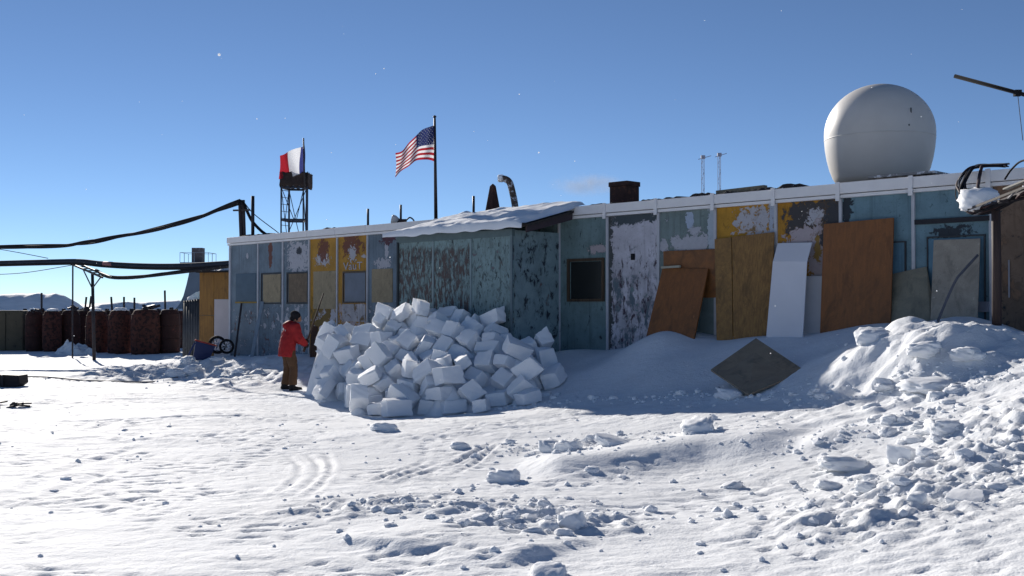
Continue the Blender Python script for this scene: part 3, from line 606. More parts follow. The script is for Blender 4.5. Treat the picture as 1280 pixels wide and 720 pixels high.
MB().box((-.3, -.1, -.02), (.45, .15, .03)).build('base_plate', TARW, vv)
pl = MB().bar(wpt(897, 241, -.3), wpt(957, 234, -.35), .12, .07).build('roof_plank', wood('pale_plank', (.34, .29, .2), (.18, .15, .1), 1, 'x'), None, 'base')
tag(pl, 'pale plank lying along the roof edge above the ochre panel', 'plank')
for (px0, px1, py, off, lab) in ((1085, 1168, 214, -.5, 'snow-dusted sheet lying on the roof beside the radome'), ):
    a, c_ = wpt(px0, py + 6, off), wpt(px1, py - 1, off); d = Vector((-NX, -NY, 0)) * .8
    st = MB().slab([a, c_, c_ + d, a + d], .04).build('roof_sheet', plain('snowy_sheet', (.30, .29, .29), .8, .3, 5, c2=(.8, .8, .82), thr=.5), None, 'base'); tag(st, lab, 'sheet')
mast_col = plain('hazed_mast_grey', (.22, .24, .32), .5, .1)  # pale grey-blue: the haze of distance is put into the masts' colour

# ---- flags
def cloth(name, fn, nu, nv, matfn, mats, parent):
    mb = MB(); vs = [fn(i / nu, j / nv) for j in range(nv + 1) for i in range(nu + 1)]
    mb.v = [Vector(v) for v in vs]
    for j in range(nv):
        for i in range(nu): mb.f.append([j * (nu + 1) + i, j * (nu + 1) + i + 1, (j + 1) * (nu + 1) + i + 1, (j + 1) * (nu + 1) + i]); mb.m.append(matfn((i + .5) / nu, (j + .5) / nv))
    return mb.build(name, mats, parent, None, True)
def cloth_mat(name, c):
    m, nt, b = new_mat(name); b.inputs['Base Color'].default_value = (*c, 1); b.inputs['Roughness'].default_value = .85
    n = N(nt); tr = n.node('ShaderNodeBsdfTranslucent'); tr.inputs[0].default_value = (*c, 1); mx = n.node('ShaderNodeMixShader'); mx.inputs[0].default_value = .4
    nt.links.new(b.outputs[0], mx.inputs[1]); nt.links.new(tr.outputs[0], mx.inputs[2]); nt.links.new(mx.outputs[0], nt.nodes['Material Output'].inputs[0]); return m
RED = cloth_mat('flag_red', (.36, .018, .03)); WHT = cloth_mat('flag_white', (.78, .78, .80)); NAVY = cloth_mat('flag_navy', (.022, .03, .12)); FBLUE = cloth_mat('flag_blue', (.05, .06, .22))
fp = wpt(545, 270, -.8); ft_ = wpt(543.5, 148, -.8)
us = empty('flagpole', (fp.x, fp.y, RZ)); tag(us, 'slim dark flagpole on the roof flying a star-and-stripe flag', 'flagpole')
lean = Vector((ft_.x - fp.x, 0, 0)); top = Vector((ft_.x - fp.x, 0, ft_.z - RZ))
MB().tube([(0, 0, -.02), top], [.045, .028], 10).build('pole', METAL_D, us, None, True); MB().lathe([(.01, 0), (.04, .02), (.04, .05), (.01, .07)], 10, top).build('finial', METAL_D, us, None, True)
px2m = fp.y / F
ht = top + Vector((-.02, 0, -9 * px2m)); HO = 45 * px2m
def us_fn(u, v):
    dx = -51 * px2m * (u ** .95) + .03 * math.sin(v * 3) * u; top_drop = px2m * (31 * u ** 1.1 - 3 * math.sin(u * math.pi * 2)); bot_drop = px2m * (18 * u ** 1.5 - 7 * math.sin(u * math.pi) )
    z = -(top_drop * (1 - v) + (HO + bot_drop) * v)
    y = .5 * u + .10 * math.sin(u * 9 + v * 2.2) * (.3 + u) + .05 * math.sin(u * 17 - v * 3)
    return ht + Vector((dx, y, z))
def us_mt(u, v):
    if u < .43 and v < 7 / 13: return 2
    return int(v * 13) % 2
def us_mt2(u, v): m_ = us_mt(u, v); return {0: 0, 1: 1, 2: 2}[m_]
fl_us = cloth('flag', us_fn, 60, 52, us_mt2, [RED, WHT, NAVY], us)
tag(fl_us, 'red and white striped flag with a starred navy canton')
st = MB()
for rw in range(9):
    for cl_ in range(6 if rw % 2 == 0 else 5):
        u = .40 * (cl_ + (.5 if rw % 2 == 0 else 1.0)) / 6; v = 7 / 13 * (rw + .7) / 9.4
        p = us_fn(u, v); eu = (us_fn(u + .01, v) - p).normalized(); ev = (us_fn(u, v + .01) - p).normalized(); nn = eu.cross(ev).normalized()
        for sg in (.004, -.004):
            pts = [p + nn * sg + eu * math.sin(k * math.pi / 5) * (.026 if k % 2 == 0 else .011) - ev * math.cos(k * math.pi / 5) * (.026 if k % 2 == 0 else .011) for k in range(10)]
            st.add(pts, [list(range(10))])
so_ = st.build('stars', WHT, fl_us); so_['kind'] = 'stuff'
# lattice tower with the tricolour
tb = wpt(370, 292, -5.0); D = tb.y; k_ = D / F
tw = empty('lattice_tower', (tb.x, tb.y, RZ), WALL_ROT * 0); tag(tw, 'dark lattice lookout tower with a canvas-wrapped platform on the roof', 'tower')
zt = EYE + (383 - 231) * k_ - RZ; zp = EYE + (383 - 217) * k_ - RZ; hw = 16 * k_
STEEL = plain('dark_blue_steel', (.04, .045, .065), .5, .3, 6, .3)
cs = [(-hw, -hw * .8), (hw, -hw * .8), (hw * .35, hw * 1.1), (-hw * .75, hw * .9)]
for x, y in cs: MB().tube([(x, y, 0), (x, y, zt)], .028 if (x < 0 or y > 0) else .045, 6).build('leg', STEEL, tw)
zm = zt * .46
for z in (zm, zt - .12):
    for a, b2 in zip(cs, cs[1:] + cs[:1]): MB().bar((*a, z), (*b2, z), .05, .07).build('crossbar', STEEL, tw)
for a, b2 in zip(cs, cs[1:] + cs[:1]):
    MB().tube([(*a, zt - .12), ((a[0] + b2[0]) / 2, (a[1] + b2[1]) / 2, zm)], .014, 5).build('brace', STEEL, tw); MB().tube([(*b2, zt - .12), ((a[0] + b2[0]) / 2, (a[1] + b2[1]) / 2, zm)], .014, 5).build('brace', STEEL, tw)
    MB().tube([(*a, 0.02), ((a[0] + b2[0]) / 2, (a[1] + b2[1]) / 2, zm)], .014, 5).build('brace', STEEL, tw)
for k in range(9): MB().bar((-hw * .98, -hw * .75, .15 + k * zt / 9.5), (-hw * .55, hw * .2, .15 + k * zt / 9.5), .018).build('rung', STEEL, tw)
MB().tube([(-hw * .55, hw * .2, 0), (-hw * .55, hw * .2, zt)], .016, 6).build('ladder_rail', STEEL, tw)
MB().box((-hw * 1.05, -hw * .9, zt), (hw * 1.05, hw * 1.1, zt + .05)).build('platform', STEEL, tw)
def canvas(a, b2, h, sg):
    mb = MB(); n_ = 14; vs = []
    for i in range(n_ + 1):
        t = i / n_; x = a[0] + (b2[0] - a[0]) * t; y = a[1] + (b2[1] - a[1]) * t
        for z, w in ((-.09 + .05 * math.sin(i * 2.1 + sg), .02), (.1, .0), (.3 * h / .3, .015), (h + .04 * math.sin(i * 1.3 + sg), 0)): vs.append((x + w * math.sin(i * 1.7), y - w * math.cos(i * 1.9), zt + z))
    mb.add(vs, [(i * 4 + j, i * 4 + 4 + j, i * 4 + 5 + j, i * 4 + 1 + j) for i in range(n_) for j in range(3)]); return mb
CANV = plain('dark_brown_canvas', (.045, .032, .03), .9, .35, 6, bump=.02)
pc_ = [(-hw * 1.08, -hw * .95), (hw * 1.08, -hw * .95), (hw * 1.08, hw * 1.12), (-hw * 1.08, hw * 1.12)]
for q_, (a, b2) in enumerate(zip(pc_, pc_[1:] + pc_[:1])):
    o = canvas(a, b2, zp - zt, q_).build('canvas_screen', CANV, tw, None, True); md = o.modifiers.new('thick', 'SOLIDIFY'); md.thickness = .012
fr_p = Vector((14.0 * k_, -hw * 1.12, zt - .15)); fr_t = fr_p + Vector((-1.5 * k_, 0, EYE + (383 - 175) * k_ - RZ - zt + .15))
frp = empty('flagpole', (tb.x, tb.y, RZ)); tag(frp, 'short flagpole on the lattice tower flying a blue, white and red tricolour', 'flagpole')
MB().tube([fr_p, fr_t], [.035, .025], 8).build('pole', METAL_D, frp, None, True)
HF = 33 * k_; f0 = fr_p + Vector((-.4 * k_, 0, EYE + (383 - 182) * k_ - RZ - zt + .15))
def fr_fn(u, v):
    xs = [0, .33, .66, 1.0]; dxp = np.interp(u, xs, [0, -5, -20, -31]); dzp = np.interp(u, xs, [0, 4, 10, 14]); 
    low = np.interp(u, [0, .33, .6, .7, 1.0], [33, 34, 32, 29, 30])
    return f0 + Vector((dxp * k_ + .02 * math.sin(v * 4 + u * 6), .08 * u + .12 * math.sin(u * 9 + v * 1.5), -(dzp + low * v) * k_))
cloth('flag', fr_fn, 48, 24, lambda u, v: 0 if u < .333 else (1 if u < .667 else 2), [FBLUE, WHT, RED], frp)['label'] = 'blue, white and red vertical tricolour'

# far twin antenna masts behind the building
for px, ytop, ybar, lab in ((878.5, 191, 197, 'left one of two thin lattice antenna masts behind the building'), (899, 188, 194, 'right one of two thin lattice antenna masts behind the building')):
    Z = 70.0; p = at(px, ytop, Z); g0 = Vector((p.x, p.y, -.2)); ma = empty('antenna_mast', g0); tag(ma, lab, 'mast', 'twin antenna masts'); H = p.z + .2
    for k in range(3):
        a = k * 2.094 + .4; MB().tube([(math.cos(a) * .11, math.sin(a) * .11, 0), (math.cos(a) * .10, math.sin(a) * .10, H * .97)], .018, 5).build('chord', mast_col, ma)
    z = .3; lc = MB(); k = 0
    while z < H * .95:
        a, b2 = (k % 3) * 2.094 + .4, ((k + 1) % 3) * 2.094 + .4; lc.bar((math.cos(a) * .11, math.sin(a) * .11, z), (math.cos(b2) * .11, math.sin(b2) * .11, z + .35), .016); z += .35; k += 1
    lc.build('lacing', mast_col, ma)['kind'] = 'stuff'
    zb = at(px, ybar, Z).z + .2; dx = 9.5 * Z / F if px > 890 else 10.5 * Z / F
    MB().tube([(-dx * .55, 0, zb - .12), (dx, 0, zb + .12)], .022, 5).build('crossarm', mast_col, ma); MB().box((-.12, -.1, zb - .08), (.14, .1, zb + .14)).build('clamp_box', mast_col, ma)
# boom reaching in from the upper right, on its own mast beyond the frame
a, b2 = at(1193, 95, 12.0), at(1281, 118.5, 11.6); d = b2 - a; mt = a + d * 3.2
bm_ = empty('antenna_boom', (mt.x, mt.y, gz(mt.x, mt.y) - .2)); tag(bm_, 'dark tubular boom slanting in at the upper right against the sky', 'boom'); oo = bm_.location
BMM = plain('matt_black_paint', (.012, .012, .014), .95, .2); MB().tube([a - oo, a + d * 3.25 - oo], .022, 10).build('boom_tube', BMM, bm_, None, True); MB().tube([(0, 0, 0), mt + Vector((0, 0, .4)) - oo], .05, 10).build('mast', METAL_D, bm_, None, True)
pc = a + d * .90 - oo; MB().box(pc - Vector((.035, .028, .035)), pc + Vector((.035, .028, .03))).build('clamp', BMM, bm_); MB().tube([pc, pc + Vector((.10, .1, -.5))], .004, 5).build('guy_wire', METAL_D, bm_)

# ------------------------------------------------------------------ boards leaning on the facade
def board(name, corners, mat, label, th=.02, cat='board', bevel=0.003):
    """corners: (px, py, metres in front of the facade), anticlockwise seen from the front from lower left"""
    q = [wpt(*c) for c in corners]
    o = MB().slab(q, th).build(name, mat, None, None, bevel=bevel); me = o.data
    base = (q[0] + q[1]) / 2; ang = WALL_ROT; Mi = (Matrix.Translation(base) @ Matrix.Rotation(ang, 4, 'Z')).inverted(); me.transform(Mi); o.location = base; o.rotation_euler = (0, 0, ang)
    return tag(o, label, cat)
PLY_D = wood('dark_brown_hardboard', (.27, .10, .022), (.17, .065, .016), .6, 'none', .6)
PLY_R = wood('reddish_plywood', (.27, .10, .024), (.19, .072, .019), .6, 'z', .6)
OSB = wood('speckled_particle_board', (.36, .19, .055), (.19, .10, .032), 1.2, 'z')
OSB2 = wood('speckled_particle_board_edge', (.33, .175, .052), (.20, .11, .036), 1.2, 'none')
GREYB = wood('grey_tan_sheet', (.38, .33, .26), (.29, .255, .205), .5, 'none', .6)
GREYC = wood('grey_green_sheet', (.26, .24, .17), (.19, .175, .13), .5, 'none', .6)
WHB = plain('white_laminate', (.74, .73, .76), .45, .08, 2)
board('brown_board', [(830, 372, .05), (894, 372, .05), (894, 311, .05), (829, 314, .05)], PLY_D, 'dark brown board fixed flat on the wall behind the slanting board')
board('leaning_board', [(803, 440, .62), (863, 446, .62), (885, 336, .10), (828, 335, .10)], PLY_R, 'slanting reddish-brown board leaning on the wall next to the flaking white panel', .03)
lp = MB().bar(wpt(827, 334.5, .13), wpt(850, 333, .13), .05, .04).build('lath', plain('pale_lath', (.4, .38, .3)), None, 'base'); tag(lp, 'short pale lath resting on top of the slanting brown board', 'lath')
board('particle_board', [(896, 446, .40), (916, 446, .40), (914, 296.5, .09), (893, 299, .09)], OSB2, 'narrow brown particle board strip left of the wide particle board')
pb = board('particle_board', [(917, 446, .40), (963, 443, .40), (967.5, 290, .09), (915, 296, .09)], OSB, 'wide streaky brown particle board leaning on the ochre panel')
# folded white panel
q = [wpt(*c) for c in ((957, 428, .62), (1003, 428, .62), (1008.5, 327, .30), (966, 327, .30))]; q2 = [wpt(*c) for c in ((966, 327, .30), (1008.5, 327, .30), (1015, 303, .08), (972, 304, .08))]
wpn = empty('bent_laminate_sheet', (q[0] + q[1]) / 2); tag(wpn, 'tall white laminate panel with a bend near its top leaning on the wall', 'panel')
for nm, qq in (('lower_sheet', q), ('bent_top', q2)): MB().slab([p - wpn.location for p in qq], .018).build(nm, WHB, wpn, bevel=.002)
board('white_sheet', [(1004, 430, .32), (1027, 430, .32), (1029, 345, .10), (1007, 345, .10)], plain('dull_white_sheet', (.55, .55, .57), .5, .1), 'short white sheet standing between the bent white panel and the big plywood board')
board('plywood_board', [(1024, 440, .42), (1112, 432, .42), (1117, 272, .09), (1029.5, 280, .09)], PLY_R, 'largest board, reddish plywood leaning on the wall under the radome', .025)
board('grey_sheet', [(1110, 430, .45), (1165, 425, .45), (1164, 366, .18), (1158, 333, .06), (1112, 343, .08)], GREYC, 'greenish grey sheet with a cut corner beside the big plywood board', .015)
board('grey_door_board', [(1162, 420, .42), (1221, 415, .42), (1225, 298, .08), (1167, 300, .08)], GREYB, 'tall grey-tan board leaning against the blue door')
# tipped sheet lying on the drift
tq = [at(888, 462, 15.9), at(935, 493, 14.9), at(1006, 463, 15.3), at(945, 422.5, 16.35)]
ts = MB().slab(tq, .03).build('tipped_sheet', wood('mud_brown_hardboard', (.30, .24, .165), (.23, .18, .125), .5, 'none', .65), None, 'base', bevel=.003); tag(ts, 'mud-brown square sheet lying tilted on the shaded drift', 'sheet')
# bent rod, wooden pole, cable bridge
br = MB().tube(curve_pts([at(1163, 432, 14.4), at(1165, 421, 14.4), at(1182, 378, 14.6), at(1195, 350, 14.7), at(1203, 340, 14.75), at(1222, 319, 14.9)], 6), .018, 8).build('bent_rod', METAL_G, None, 'base', True); tag(br, 'thin bent metal rod sticking out of the snow before the grey board', 'rod')
pz = at(1246, 433, 13.9); wz_ = gz(pz.x, pz.y)
wpole = tag(MB().tube([(pz.x, pz.y, wz_ - .4), (pz.x + .005, pz.y, at(1246, 330, 13.9).z), (pz.x, pz.y, at(1246, 252, 13.9).z)], [.062, .058, .055], 10).build('wooden_pole', wood('old_pole_wood', (.06, .035, .03), (.03, .018, .016)), None, 'base', True), 'dark wooden pole holding up the cable tray at the right end', 'pole')
# cable tray running out to the right, off the pole top
TA, TB = at(1216, 262, 14.15), at(1400, 190, 11.4)
tray = empty('cable_tray', (TA.x, TA.y, TA.z - .1)); tag(tray, 'overhead cable tray with boards and tangled cables at the right edge', 'cable tray'); td = TB - TA; to = tray.location
side = td.cross(Vector((0, 0, 1))).normalized() * .07
MB().bar(TA + side - to, TB + side - to, .012, .03).build('side_rail', wood('tray_wood', (.09, .075, .065), (.04, .035, .03), 1, 'x'), tray); MB().bar(TA - side - to, TB - side - to, .012, .03).build('side_rail', METAL_D, tray)
MB().bar(TA + td * .30 + Vector((0, 0, .07)) + side - to, TA + td * .50 + Vector((0, 0, .07)) + side - to, .07, .02).build('cover_board', plain('pale_cover_board', (.28, .27, .24)), tray)
for k in range(3): MB().bar(TA + td * (.05 + k * .2) - side * 1.1 - Vector((0, 0, .05)) - to, TA + td * (.05 + k * .2) + side * 1.1 - Vector((0, 0, .05)) - to, .04, .025).build('cross_slat', METAL_D, tray)
rr = random.Random(8)
CBL = plain('black_rubber_cable', (.014, .013, .016), .9, .3); CBR = plain('brown_rubber_cable', (.05, .028, .028), .6, .3); CGR = plain('grey_cable', (.16, .16, .17), .6, .3)
for k in range(9):
    j = lambda a=.035: Vector((rr.uniform(-a, a), rr.uniform(-a, a), rr.uniform(-a, a)))
    xo = k * .9
    p = [at(1262 - xo, 206.5, 15.6) + j(.02), at(1232 - xo, 207.5, 15.9) + j(.02), at(1210 + xo * .6, 212, 15.9) + j(.02), at(1198 + xo * 1.2, 226, 15.5) + j(), at(1197.5 + xo * 1.3, 243, 15.0) + j(), at(1203 + xo, 257, 14.6) + j(), at(1216 + xo * .5, 266, 14.2) + j(), at(1240, 258, 13.9) + j(.07), at(1262, 248, 13.5) + j(.06), at(1285, 238, 13.1) + j(.08), at(1330, 220, 12.4) + j(.07), TB + j(.04) - Vector((0, 0, .05))]
    MB().tube([x - to for x in curve_pts(p, 6)], rr.choice((.008, .014, .02, .011)), 7).build('cable', [CBL, CBR, CBL, CGR][k % 4], tray, None, True)
MB().tube([x - to for x in curve_pts([at(1227, 208, 15.8), at(1224, 222, 15.6), at(1221, 240, 14.6)], 5)], .025, 7).build('cable', CBR, tray, None, True); MB().tube([x - to for x in curve_pts([at(1188, 211, 15.9), at(1183, 240, 15.0)][::-1] and [at(1256, 224, 15.2), at(1266, 210, 15.0), at(1280, 200.5, 14.6), at(1310, 202, 14.0)], 6)], .014, 7).build('cable', CBL, tray, None, True)
MB().box(at(1204, 260.5, 14.5) - to - Vector((0, .1, .02)), at(1242, 259, 14.0) - to + Vector((0, .25, .012))).build('end_plate', METAL_D, tray)
# far mast for the tray's outer end (just beyond the frame)
ep = TB; tag(MB().tube([(ep.x, ep.y, gz(ep.x, ep.y) - .3), (ep.x, ep.y, ep.z - .1)], .06, 8).build('wooden_pole', bpy.data.materials['old_pole_wood'], None, 'base', True), 'second wooden pole under the far end of the cable tray', 'pole')

def lump_mesh(name, seed, dims, mat, sub=3, jag=.22, boxy=0.0, fine=.05):
    """irregular lump of snow: boxy 0 is a rounded clod, 1 a sawn block"""
    bm = bmesh.new(); r_ = random.Random(seed)
    bmesh.ops.create_cube(bm, size=2.0); 
    for v in bm.verts: v.co += Vector((r_.uniform(-1, 1), r_.uniform(-1, 1), r_.uniform(-1, 1))) * jag
    bmesh.ops.subdivide_edges(bm, edges=bm.edges[:], cuts=sub, use_grid_fill=True)
    off = seed * 3.17
    co = np.array([tuple(v.co) for v in bm.verts]); rad = np.linalg.norm(co, axis=1, keepdims=True)
    sph = co / rad * 1.12; edge = np.abs(co / np.max(np.abs(co), axis=1, keepdims=True)); sharp = np.sort(edge, axis=1)[:, 1:2]
    k = (1 - boxy) * .75 + boxy * sstep(.62, 1.0, sharp) * (.16 + .34 * np.clip(perlin(co[:, 0] * 1.3 + off, co[:, 1] * 1.3 + co[:, 2] * 1.7, 19)[:, None] + .15, 0, 1)) ; co = co * (1 - k) + sph * k
    nz = perlin(co[:, 0] * 1.7 + off, co[:, 1] * 1.7 + co[:, 2] * 2.3, 3)[:, None] * (.22 if boxy < .5 else .09) + perlin(co[:, 0] * 5 + co[:, 2] * 3 + off, co[:, 1] * 5 - co[:, 2] * 4, 7)[:, None] * fine
    if boxy < .5: nz = nz + perlin(co[:, 0] * 3.1 - co[:, 1] * 2.2 + off, co[:, 2] * 3.6 + co[:, 1] * 1.3, 13)[:, None] * .20 + np.abs(perlin(co[:, 0] * 8 + off, co[:, 1] * 8 + co[:, 2] * 7, 17))[:, None] * .10
    co = co * (1 + nz)
    for v, c in zip(bm.verts, co): v.co = Vector((c[0] * dims[0] / 2, c[1] * dims[1] / 2, c[2] * dims[2] / 2))
    me = bpy.data.meshes.new(name); bm.to_mesh(me); bm.free(); me.materials.append(mat)
    me.polygons.foreach_set('use_smooth', [True] * len(me.polygons))
    if boxy > .5:
        try: me.set_sharp_from_angle(angle=math.radians(32))
        except Exception: pass
    return me
so = bpy.data.objects.new('snow_clump', lump_mesh('snow_clump', 91, (.44, .40, .30), SNOW_B, 5, .2, 0, .1)); COL.objects.link(so); so.location = at(1224, 251, 14.2); tag(so, 'bright clump of snow caught on the cable tray', 'snow clump')

# ------------------------------------------------------------------ left of the building
# ochre shed behind the corner
SZ0 = 33.2
a = at(249, 442, SZ0); b2 = at(300, 442, SZ0 - .6); ztp = at(262, 341, SZ0).z
shed = empty('ochre_shed', (a.x, a.y, 0)); tag(shed, 'narrow ochre plywood shed behind the left corner of the building', 'shed'); dv = (b2 - a); dv.z = 0; ln = dv.length; ua = math.atan2(dv.y, dv.x); shed.rotation_euler = (0, 0, ua)
OCH2 = wood('ochre_plywood', (.33, .16, .03), (.21, .10, .022), .6, 'z', .7); zmid = at(262, 394, SZ0).z
for z0, z1 in ((-.2, zmid - .006), (zmid + .006, ztp)): 
    MB().box((0, 0, z0), (22 / F * SZ0, .03, z1)).build('plywood_sheet', OCH2, shed)
MB().box((22 / F * SZ0 + .006, .004, at(280, 374, SZ0).z), (ln, .034, ztp)).build('plywood_sheet', OCH2, shed)
MB().box((23 / F * SZ0, -.004, -.2), (ln, .026, at(280, 374, SZ0).z - .006)).build('pale_sheet', plain('pale_pinkish_sheet', (.5, .45, .46), .7, .12, 3), shed)
MB().box((.0, .045, -.2), (ln, 1.6, ztp - .02)).build('side_walls', WALLB, shed)
MB().box((-.08, -.08, ztp + .002), (ln, 1.7, ztp + .06)).build('roof', TAR, shed)
nx, ny = 26, 20; SX, SY = np.meshgrid(np.linspace(-.06, ln, nx), np.linspace(-.06, 1.6, ny)); SZ = ztp + .055 + np.maximum(0.0, .10 + .28 * perlin(SX * 3.1, SY * 2.5, 3) ) * sstep(0, .12, SX + .06) * sstep(0, .1, SY + .06)
o = grid_mesh('roof_snow', SX.ravel(), SY.ravel(), SZ.ravel(), nx, ny, SNOW_B); o.parent = shed
# corrugated sheet in front of it
ca, cb, ct = at(228, 446, 33.8), at(250, 446, 33.4), at(239, 376, 33.6).z; n_ = 44; vs = []
for i in range(n_ + 1):
    t = i / n_; x = ca.x + (cb.x - ca.x) * t; y = ca.y + (cb.y - ca.y) * t + .018 * math.sin(t * 44)
    vs += [(x, y, -.1), (x, y, ct + .06 * t)]
cs_ = MB(); cs_.add(vs, [(2 * i, 2 * i + 2, 2 * i + 3, 2 * i + 1) for i in range(n_)]); cso = cs_.build('corrugated_sheet', plain('grey_corrugated_iron', (.07, .075, .085), .6, .35, 4, .2, c2=(.15, .15, .16), thr=.6), None, 'base', True)
md = cso.modifiers.new('thick', 'SOLIDIFY'); md.thickness = .006; tag(cso, 'dark grey corrugated sheet standing left of the ochre shed', 'sheet')
bk = tag(MB().box((ca.x - .02, ca.y + .1, -.1), (cb.x - .01, ca.y + 1.2, ct - .02)).build('crate', wood('dark_crate_wood', (.05, .04, .035), (.025, .02, .018)), None, 'base'), 'dark crate behind the corrugated sheet', 'crate')
o = bpy.data.objects.new('snow_clump', lump_mesh('snow_clump', 44, (.62, .9, .34), SNOW_B, 4, .25, 0, .1)); COL.objects.link(o); o.location = (at(243, 369, 33.9).x, ca.y + .6, ct + .08); o.rotation_euler = (0, -.5, 0); tag(o, 'slanting snow cap on top of the corrugated sheet', 'snow clump')
# two spare wheels
TYRE = plain('black_tyre', (.018, .017, .018), .8, .3, 12); RIMM = plain('dull_rim', (.20, .19, .18), .6, .3, 9, c2=(.75, .75, .78), thr=.48)
def torus(R, r_, n=28, m_=10, flat=1.0):
    mb = MB(); vs = []
    for i in range(n):
        a = 2 * math.pi * i / n
        for j in range(m_): b_ = 2 * math.pi * j / m_; vs.append(((R + r_ * math.cos(b_)) * math.cos(a), flat * r_ * math.sin(b_), (R + r_ * math.cos(b_)) * math.sin(a)))
    mb.add(vs, [(i * m_ + j, ((i + 1) % n) * m_ + j, ((i + 1) % n) * m_ + (j + 1) % m_, i * m_ + (j + 1) % m_) for i in range(n) for j in range(m_)]); return mb
for px, py, rp, Z, rz, lab in ((272, 431, 11.5, 30.6, .5, 'larger of two spoked spare wheels standing by the ochre shed'), (283.5, 433, 9.5, 30.1, .45, 'smaller spoked spare wheel nearest the building corner')):
    R = rp / F * Z; c = at(px, py, Z); we = empty('spare_wheel', (c.x, c.y, c.z - R), rz); tag(we, lab, 'wheel'); we.rotation_euler = (-.12, 0, rz)
    T_ = Matrix.Translation((0, 0, R))
    def ad(mb, nm, mt, sm=True):
        for v in mb.v: v.z += R
        return mb.build(nm, mt, we, None, sm)
    ad(torus(R * .84, R * .16), 'tyre', TYRE); rm = ad(torus(R * .64, R * .06, flat=1.8), 'rim', RIMM); ad(MB().lathe([(R * .2, -.05), (R * .2, .05)], 12, M=Matrix.Rotation(math.pi / 2, 4, 'X')), 'hub', RIMM, False)
    for k in range(7):
        a = k * 2 * math.pi / 7; ad(MB().bar((math.cos(a) * R * .18, 0, math.sin(a) * R * .18), (math.cos(a) * R * .62, 0, math.sin(a) * R * .62), .03), 'spoke', RIMM, False)
# blue bin with a red rim, tipped
bc = at(250, 455, 29.6); bn = empty('blue_bin', (bc.x, bc.y, gz(bc.x, bc.y) - .04), .3); bn.rotation_euler = (0, .28, .3); tag(bn, 'tipped dark blue bin with a red rim half sunk in snow', 'bin')
BLP = plain('dark_blue_plastic', (.018, .03, .10), .45, .2)
mb = MB(); h = .52; A, B = .20, .27
def ring(a, z): return [(-a, -a * .7, z), (a, -a * .7, z), (a, a * .7, z), (-a, a * .7, z)]
mb.add(ring(A, 0) + ring(B, h) + ring(B - .02, h) + ring(A - .02, .03), [(3, 2, 1, 0)] + [(i, (i + 1) % 4, 4 + (i + 1) % 4, 4 + i) for i in range(4)] + [(4 + i, 4 + (i + 1) % 4, 8 + (i + 1) % 4, 8 + i) for i in range(4)] + [(8 + i, 8 + (i + 1) % 4, 12 + (i + 1) % 4, 12 + i) for i in range(4)] + [(12, 13, 14, 15)])
mb.build('tub', BLP, bn, bevel=.01); rm = MB(); q = ring(B + .012, h + .012)
for a, b_ in zip(q, q[1:] + q[:1]): rm.bar(a, b_, .03, .035)
rm.build('rim', plain('red_rim', (.28, .03, .02), .5), bn); MB().bar((-B - .01, -.18, h * .9), (-B - .10, -.2, -.05), .05, .03).build('leg', BLP, bn)
# planks against the facade
for pts, w, mt, lab in (([(314, 450, .5), (328, 377, .06)], .09, plain('pale_blue_plank', (.22, .28, .34), .6, .2), 'pale blue plank leaning on the first wall panels'), ([(293, 449, .45), (302, 379, .06)], .05, METAL_D, 'thin dark lath leaning on the leftmost wall panel')):
    o = MB().bar(wpt(*pts[0]), wpt(*pts[1]), w, .03).build('leaning_plank', mt, None, 'base'); tag(o, lab, 'plank')
o = MB().bar(wpt(391, 455, .35), wpt(393, 408, .06), .16, .03).build('leaning_plank', wood('rusty_brown_plank', (.13, .06, .03), (.06, .03, .02)), None, 'base'); tag(o, 'short rusty brown plank against the first ochre panel beside the snow heap', 'plank')

# rusty upright tanks, in two rows
RT = plain('rusted_tank_steel', (.095, .036, .027), .85, .5, 5, c2=(.035, .018, .017), thr=.49, bump=.01)
RT2 = plain('dark_rusted_tank_steel', (.05, .024, .021), .85, .4, 5, c2=(.11, .035, .028), thr=.58, bump=.01)
def tank(px, w, ytop, ybot, Z, mt, label, snow=True, group='rusty tanks beyond the cable pole'):
    c = at(px, ybot, Z); R = w / 2 / F * Z; zt = at(px, ytop, Z).z; g = min(c.z, .15) - .1; t = empty('rusty_tank', (c.x, c.y, g), random.uniform(0, 6)); H = zt - g
    k = [(R * .86, 0), (R * .95, H * .06), (R, H * .3), (R * 1.0, H * .62), (R * .93, H * .86), (R * .78, H * .965), (R * .62, H * .985)]
    MB().lathe(k, 22).build('shell', mt, t, None, True)
    for z in (.10, .36, .64, .88):
        rr_ = np.interp(z, [x[1] / H for x in k], [x[0] for x in k]); MB().lathe([(rr_ * .99, -.02), (rr_ + .018, -.015), (rr_ + .018, .015), (rr_ * .99, .02)], 22, (0, 0, H * z)).build('hoop', mt, t, None, True)
    MB().lathe([(R * .2, 0), (R * .2, .07), (R * .15, .09)], 10, (R * .2, 0, H * .98)).build('bung', METAL_D, t)
    if snow:
        o = bpy.data.objects.new('snow_cap', lump_mesh('snow_cap', int(px), (R * 1.0, R * 1.0, .14), SNOW_B, 3)); COL.objects.link(o); o.parent = t; o.location = (0, -R * .1, H * 1.0)
    return tag(t, label, 'tank', group)
T_F = [(43, 22, 388, 436, 43.0, RT2, 'dark rusty tank directly right of the olive tank'), (65, 23, 388, 436, 42.6, RT, 'reddish rusty tank, second from the olive tank'), (88, 23, 387, 438, 43.2, RT2, 'dark rusty tank third from the olive tank, behind a snow mound'),
       (121, 27, 388, 442, 41.2, RT, 'reddish rusty tank directly behind the cable pole'), (150, 29, 387, 443, 40.8, RT, 'reddish rusty tank just right of the cable pole'), (182, 36, 386, 443, 40.2, RT, 'widest reddish rusty tank, near the corrugated sheet'),
       (212, 26, 386, 441, 40.6, RT2, 'dark rusty tank closest to the corrugated sheet')]
